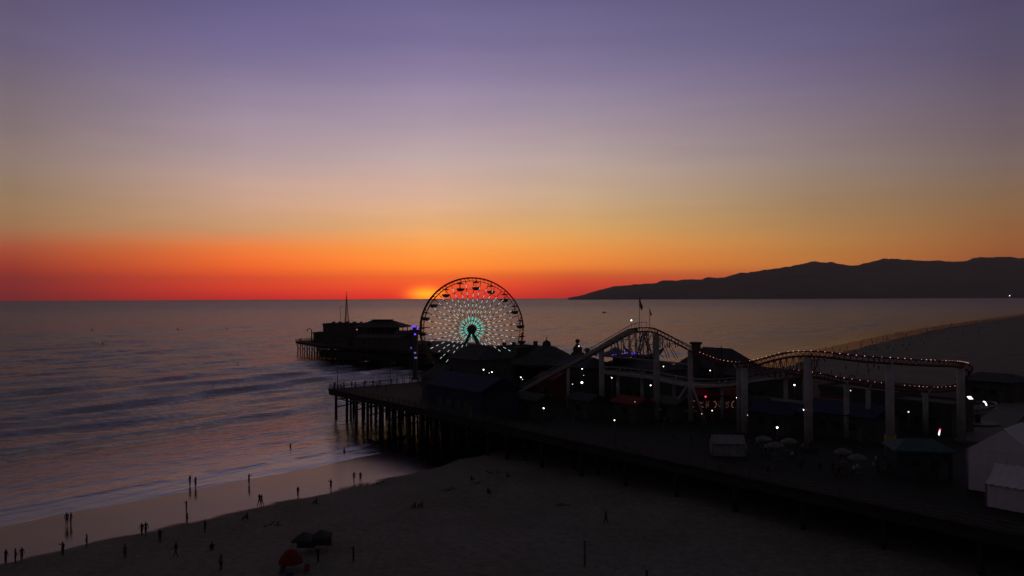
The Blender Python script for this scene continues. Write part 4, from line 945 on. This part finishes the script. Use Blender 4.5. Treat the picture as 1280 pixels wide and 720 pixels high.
# ------------------------------------------------------------------ things on the sand
def umbrella(x, y, z, label, m_, r=1.35, h=2.3, name='beach_umbrella', drop=.5):
    root = thing(name, label, 'umbrella', (x, y, z)); l_ = root.location
    on(root, MB().tube(l_+Vector((0, 0, -.3)), l_+Vector((0, 0, h)), .035), 'pole', steel_g)
    mb = MB(); n = 10
    for i in range(n):
        for k_ in range(4):
            def q_(ii, kk): rr = r*kk/4; t = 2*math.pi*ii/n; sc = 1-(.05 if ii % 1 else 0)*kk/4; return l_+Vector((rr*sc*math.cos(t), rr*sc*math.sin(t), h-drop*(kk/4)**1.9))
            for hf in (0, .5):
                v = [q_(i+hf, k_), q_(i+hf+.5, k_), q_(i+hf+.5, k_+1), q_(i+hf, k_+1)]; mb.add(v+[a-Vector((0, 0, .03)) for a in v], [(3, 2, 1, 0), (4, 5, 6, 7)])
        a, b_ = q_(i, 4), q_(i+1, 4); mb.add([a, b_, b_-Vector((0, 0, .16)), a-Vector((0, 0, .16))], [(0, 1, 2, 3)])
    on(root, mb, 'canopy', m_); return root
x, y, z = gpt(363, 712); umbrella(x, y, z, 'red beach umbrella on the dark sand at the bottom of the photo', mat('bright_red_canvas', (.13, .012, .012), .8), r=1.3, drop=1.25)
def beach_tent(px, py, label, w_=2.2):
    x, y, z = gpt(px, py); root = thing('beach_canopy', label, 'canopy', (x, y, z)); l_ = root.location
    mb = MB(); 
    vs = [l_+Vector(v) for v in ((-w_/2, -w_/2, 1.7), (w_/2, -w_/2, 1.7), (w_/2, w_/2, 1.7), (-w_/2, w_/2, 1.7), (0, 0, 2.4))]; vs += [v-Vector((0, 0, .25)) for v in vs[:4]]
    mb.add(vs, [(0, 1, 4), (1, 2, 4), (2, 3, 4), (3, 0, 4), (0, 5, 6, 1), (1, 6, 7, 2), (2, 7, 8, 3), (3, 8, 5, 0)]); on(root, mb, 'canopy_top', roof_d)
    mb = MB()
    for a in (-1, 1):
        for b_ in (-1, 1): mb.tube(l_+Vector((a*w_*.48, b_*w_*.48, -.2)), l_+Vector((a*w_*.48, b_*w_*.48, 1.7)), .03)
    on(root, mb, 'frame', steel_d)
    on(root, MB().box(l_+Vector((0, w_*.46, .95)), (w_*.9, .03, 1.4)), 'back_sheet', roof_d); return root
beach_tent(379, 690, 'dark pop up canopy on the sand left of its twin, above the red umbrella'); beach_tent(400, 687, 'dark pop up canopy on the sand, right one of the two')
def chair_(px, py, label, m_):
    x, y, z = gpt(px, py); root = thing('beach_chair', label, 'beach chair', (x, y, z)); l_ = root.location
    on(root, MB().box(l_+Vector((0, 0, .3)), (.55, .5, .05)), 'seat', m_); mb = MB(); mb.add([l_+Vector(v) for v in ((-.27, .25, .3), (.27, .25, .3), (.27, .55, .85), (-.27, .55, .85), (-.27, .29, .3), (.27, .29, .3), (.27, .59, .85), (-.27, .59, .85))], [(0, 1, 2, 3), (7, 6, 5, 4), (0, 3, 7, 4), (1, 5, 6, 2), (3, 2, 6, 7)]); on(root, mb, 'backrest', m_)
    for a in (-.25, .25):
        for b_ in (-.2, .22): on(root, MB().tube(l_+Vector((a, b_, -.03)), l_+Vector((a, b_, .3)), .018), 'leg', steel_g)
chair_(352, 718, 'low beach chair left of the red umbrella pole', shirts[4]); chair_(382, 716, 'low beach chair right of the red umbrella pole', shirts[3])
x, y, z = gpt(362, 718)
cb = thing('cool_box', 'pale topped cool box between the beach chairs under the red umbrella', 'cool box', (x, y, z)); on(cb, MB().box(cb.location+Vector((0, 0, .18)), (.6, .4, .36)), 'body', shirts[4]); on(cb, MB().box(cb.location+Vector((0, 0, .39)), (.64, .44, .06)), 'lid', wall_w)
def post(px, ptop, pbot, label, board=None):
    x, y, z = gpt(px, pbot); root = thing('sign_post' if board else 'marker_post', label, 'sign' if board else 'post', (x, y, z)); l_ = root.location; zt = CAMZ-(ptop-hy(px))/1000*y
    on(root, MB().box(((l_.x), l_.y, (z-.3+zt)/2), (.14 if board else .22, .12 if board else .22, zt-z+.3)), 'post', wood)
    if board: on(root, MB().box((l_.x, l_.y-.1, zt-board[1]/2+.1), (board[0], .05, board[1]), R(-8)), 'board', mat('faded_white_board', (.26, .26, .25), .7))
    else: on(root, MB().box((l_.x, l_.y, zt+.06), (.3, .3, .12)), 'cap', wood)
post(808, 563, 602, 'tallest pale board sign on a post against the dark pier edge', (.9, 1.4)); post(688, 541, 580, 'pale board sign on a post left of the tallest board sign', (.7, 1.1)); post(759, 560, 592, 'small dim board sign between the two pale board signs', (.7, .7))
post(729, 676, 706, 'square timber marker post on the dark sand at the bottom middle'); post(806, 713, 726, 'stub of a timber post at the bottom edge of the sand')
for i, (px, yb, sd_) in enumerate(((470, 604, 1), (615, 590, 2), (560, 612, 3), (700, 630, 4), (340, 655, 5))):   # clumps of kelp and towels
    x, y, z = gpt(px, yb); mb = MB(); random.seed(sd_)
    for _ in range(16): mb.ball((x+random.gauss(0, .6), y+random.gauss(0, .5), z+.03), random.uniform(.08, .22), n=6, m=3, sz=(1.3, 1, .5))
    k_ = mb.build('kelp_clump', mat('wet_kelp', (.03, .028, .018), .6), None, (x, y, z)); tag(k_, ['dark kelp clump near the right end of the wet sand', 'dark kelp clump beside the loose cluster of sitters', 'dark kelp clump above the sitters in blue', 'dark kelp clump on the sand below the small dim board sign', 'dark kelp clump on the sand between the striding companions and the canopies'][i], 'kelp', 'kelp clumps on the sand')

# ------------------------------------------------------------------ tables on the deck
random.seed(8)
tl = ['leftmost pale umbrella table on the right deck', 'second pale umbrella table from the left on the right deck', 'pale umbrella table in the middle of the row on the right deck', 'pale umbrella table left of the teal booth', 'umbrella table nearest the teal booth']
for i, (px, D) in enumerate(((953, 118), (968, 113), (985, 116), (1052, 108), (1070, 104))):
    p = W(px, 400, D); u_ = umbrella(p.x, p.y, DK, tl[i], mat('pale_grey_canvas', (.1, .1, .105), .7), r=1.25, h=2.5, name='umbrella_table'); u_['category'] = 'umbrella table'; u_['group'] = 'umbrella tables on the deck'; l_ = u_.location
    on(u_, MB().tube(l_+Vector((0, 0, .72)), l_+Vector((0, 0, .76)), .55, n=16), 'table_top', wall_w); on(u_, MB().tube(l_, l_+Vector((0, 0, .08)), .35, n=12), 'base', steel_d)

# ------------------------------------------------------------------ lamps
def lamp(px, py, h, label, m_=L_white, r=.17, name='street_lamp', double=False):
    r *= .8
    D = (CAMZ-DK-h)*1000/(py-hy(px)); p = W(px, py, D); root = thing(name, label, 'lamp', (p.x, p.y, DK)); root['group'] = 'lit lamps of the pier'; l_ = root.location
    on(root, MB().tube(l_, (p.x, p.y, p.z-.1), .09, .055, 8).tube(l_, l_+Vector((0, 0, .4)), .16, .14, 8), 'post', steel_d)
    on(root, MB().ball(p, r, n=8, m=6), 'globe', m_)
    on(root, MB().lathe(p+Vector((0, 0, r*.8)), [(r*1.25, 0), (r*.8, r*.4), (.02, r*.6)], 10), 'hood', steel_d)
LP = [
 (628, 444, 8.2, 'bright lamp at the lower right of the wheel', L_white, .16), (621, 439.5, 8.4, 'dim lamp just left of the bright one at the lower right of the wheel', L_dim, .13),
 (604, 462, 8.6, 'left lamp of three close together above the deep blue roof', L_white, .15), (611, 466, 8.2, 'middle lamp of three close together above the deep blue roof', L_dim, .11), (614.5, 465, 8.2, 'right lamp of three close together above the deep blue roof', L_white, .13),
 (650.5, 471.5, 5.6, 'upper lamp of a close pair left of the lift hill', L_white, .15), (652.6, 474, 5.2, 'lower lamp of a close pair left of the lift hill', L_dim, .13), (637, 481, 5.4, 'lone lamp near the foot of the lift hill', L_white, .16),
 (690, 444, 8.0, 'lamp high on the pointed carousel side', L_dim, .14), (698.5, 445, 8.0, 'reddish dim lamp right of the carousel lamp', L_warm, .1), (685.5, 452.5, 7.0, 'warm dim lamp under the carousel lamp', L_warm, .14),
 (727, 461, 7.5, 'upper lamp over the brightest lamp behind the lift hill', L_white, .13), (729, 469, 6.6, 'small warm lamp between the upper lamp and the brightest lamp', L_warm, .1), (726.7, 478, 5.4, 'brightest lamp behind the lift hill', L_white, .27),
 (715, 480, 5.0, 'dim lamp left of the brightest lamp behind the lift hill', L_dim, .13), (678.7, 510, 4.2, 'lone lamp on the dark front deck below the lift hill', L_white, .15), (764, 472, 7.5, 'lamp right of the second lift column', L_white, .12),
 (812.5, 481.5, 6.0, 'lamp just left of the crest column', L_white, .15), (828.7, 458, 8.6, 'lamp right of the crest column', L_white, .12), (852, 491.5, 5.0, 'wide dim lamp under the tie beam', L_dim, .16),
 (792.7, 502, 4.0, 'faint lamp below the station hall', L_warm, .08), (887, 463, 8.4, 'lamp beneath the first dip of the track', L_white, .12), (927, 475.5, 6.6, 'lamp on the left of the double column', L_white, .13), (920, 497, 5.0, 'lamp right of the bulb lettered stall', L_white, .14),
 (992, 481, 6.4, 'lamp left of the first tall column, higher one', L_white, .18), (1003.5, 512, 4.4, 'lamp at the foot of the first tall column', L_white, .16), (970, 534, 3.9, 'wide lamp over the smaller navy roof', L_white, .18), (933, 518.5, 3.8, 'faint lamp under the double column', L_dim, .08),
 (1062, 488, 6.0, 'lamp between the first and second tall columns', L_dim, .13), (1134, 514.5, 4.6, 'slanted dim lamp right of the yellow based column', L_dim, .17), (767, 525, 3.8, 'lone faint lamp on the front deck right of the lift hill', L_white, .11),
 (741.5, 452, 8.0, 'red lamp beside the second lift column', L_red, .3), (881, 495.5, 5.2, 'red lamp above the bulb lettered stall', L_red, .2), (876, 517, 3.6, 'faint lamp under the bulb lettered stall', L_dim, .09), (889, 513, 3.8, 'small lamp in front of the bulb figures', L_white, .09)]
for t_ in LP: lamp(*t_)
i = nearest(789, hi=60); p = W(789, 400.5, tr[i].y)
root = thing('beacon_lamp', 'small white beacon lamp on a rod at the left of the coaster crest', 'lamp', (p.x, tr[i].y, tr[i].z)); on(root, MB().tube((p.x, p.y, tr[i].z-.1), p, .04), 'rod', steel_g); on(root, MB().ball(p, .12), 'globe', L_white)
for px, py, D, lb, m_ in ((446, 412, 399, 'pinkish lamp between the restaurant and the pavilion', L_warm),):
    p = W(px, py, 386); root = thing('wall_lamp', lb, 'lamp', (p.x, p.y, DK)); on(root, MB().tube((p.x, p.y, DK), p, .07), 'post', steel_d); on(root, MB().ball(p, .32), 'globe', mat('pink_lamp', (.6, .2, .2), emit=(1, .35, .35), es=.45))
# unlit lamp posts on the platform end and by the steps
for s_, h, lb in ((2, 6.6, 'unlit slim lamp post at the outermost corner of the near platform'), (17, 5.4, 'unlit slim lamp post, second from the platform corner'), (23, 5.0, 'unlit slim lamp post, third from the platform corner'), (40, 7.8, 'tallest unlit lamp post at the platform end')):
    p = deckpt(1.5, s_); root = thing('lamp_post', lb, 'lamp post', p); l_ = root.location; root['group'] = 'unlit lamp posts on the platform end'
    on(root, MB().tube(l_, l_+Vector((0, 0, h)), .1, .06, 8), 'post', steel_d); on(root, MB().box(l_+Vector((0, 0, h+.12)), (.42, .42, .24)), 'lantern', steel_d)
# far light under the hills and a small boat
p = W(1262, 369.6, 7800); fl = thing('coast_light', 'tiny white light at the foot of the hills on the far right', 'light', (p.x, p.y, -1)); on(fl, MB().tube((p.x, p.y, -1), p, 1.0), 'mast', steel_d); on(fl, MB().ball(p, 3.4), 'lantern', L_white)
p = G(755, 391, 0); bt = thing('motor_boat', 'small dark motor boat on the sea left of the flags', 'boat', (p.x, p.y, 0)); l_ = bt.location
mb = MB(); hv = []
for i in range(9):
    t = i/8; wd = 1.3*(1-t**3)+.05; hv += [l_+Vector((-4+8*t, -wd, 1.0+.6*t)), l_+Vector((-4+8*t, -wd*.6, -.3)), l_+Vector((-4+8*t, wd*.6, -.3)), l_+Vector((-4+8*t, wd, 1.0+.6*t))]
mb.add(hv, [(i*4+j, i*4+j+1, i*4+j+5, i*4+j+4) for i in range(8) for j in range(3)]+[(i*4+3, i*4, i*4+4, i*4+7) for i in range(8)]+[(0, 3, 2, 1)]); on(bt, mb, 'hull', wall_d)
on(bt, MB().box(l_+Vector((-.8, 0, 1.9)), (2.6, 1.8, 1.5)), 'cabin', wall_d)
for px, py, lb in ((115, 413, 'left dark marker buoy far out on the sea'), (128, 430.5, 'dark marker buoy slightly nearer than the left one'), (222, 412, 'dark marker buoy in the middle of the left sea'), (283, 411, 'rightmost dark marker buoy on the open sea')):
    p = G(px, py, 0); b_ = thing('buoy', lb, 'buoy', (p.x, p.y, 0), 'marker buoys'); l_ = b_.location
    on(b_, MB().lathe(l_, [(.05, -.3), (.7, -.2), (.8, .4), (.3, .8), (.1, .9)], 10), 'float', steel_d); on(b_, MB().tube(l_+Vector((0, 0, .8)), l_+Vector((0, 0, 2.4)), .14), 'mast', steel_d)
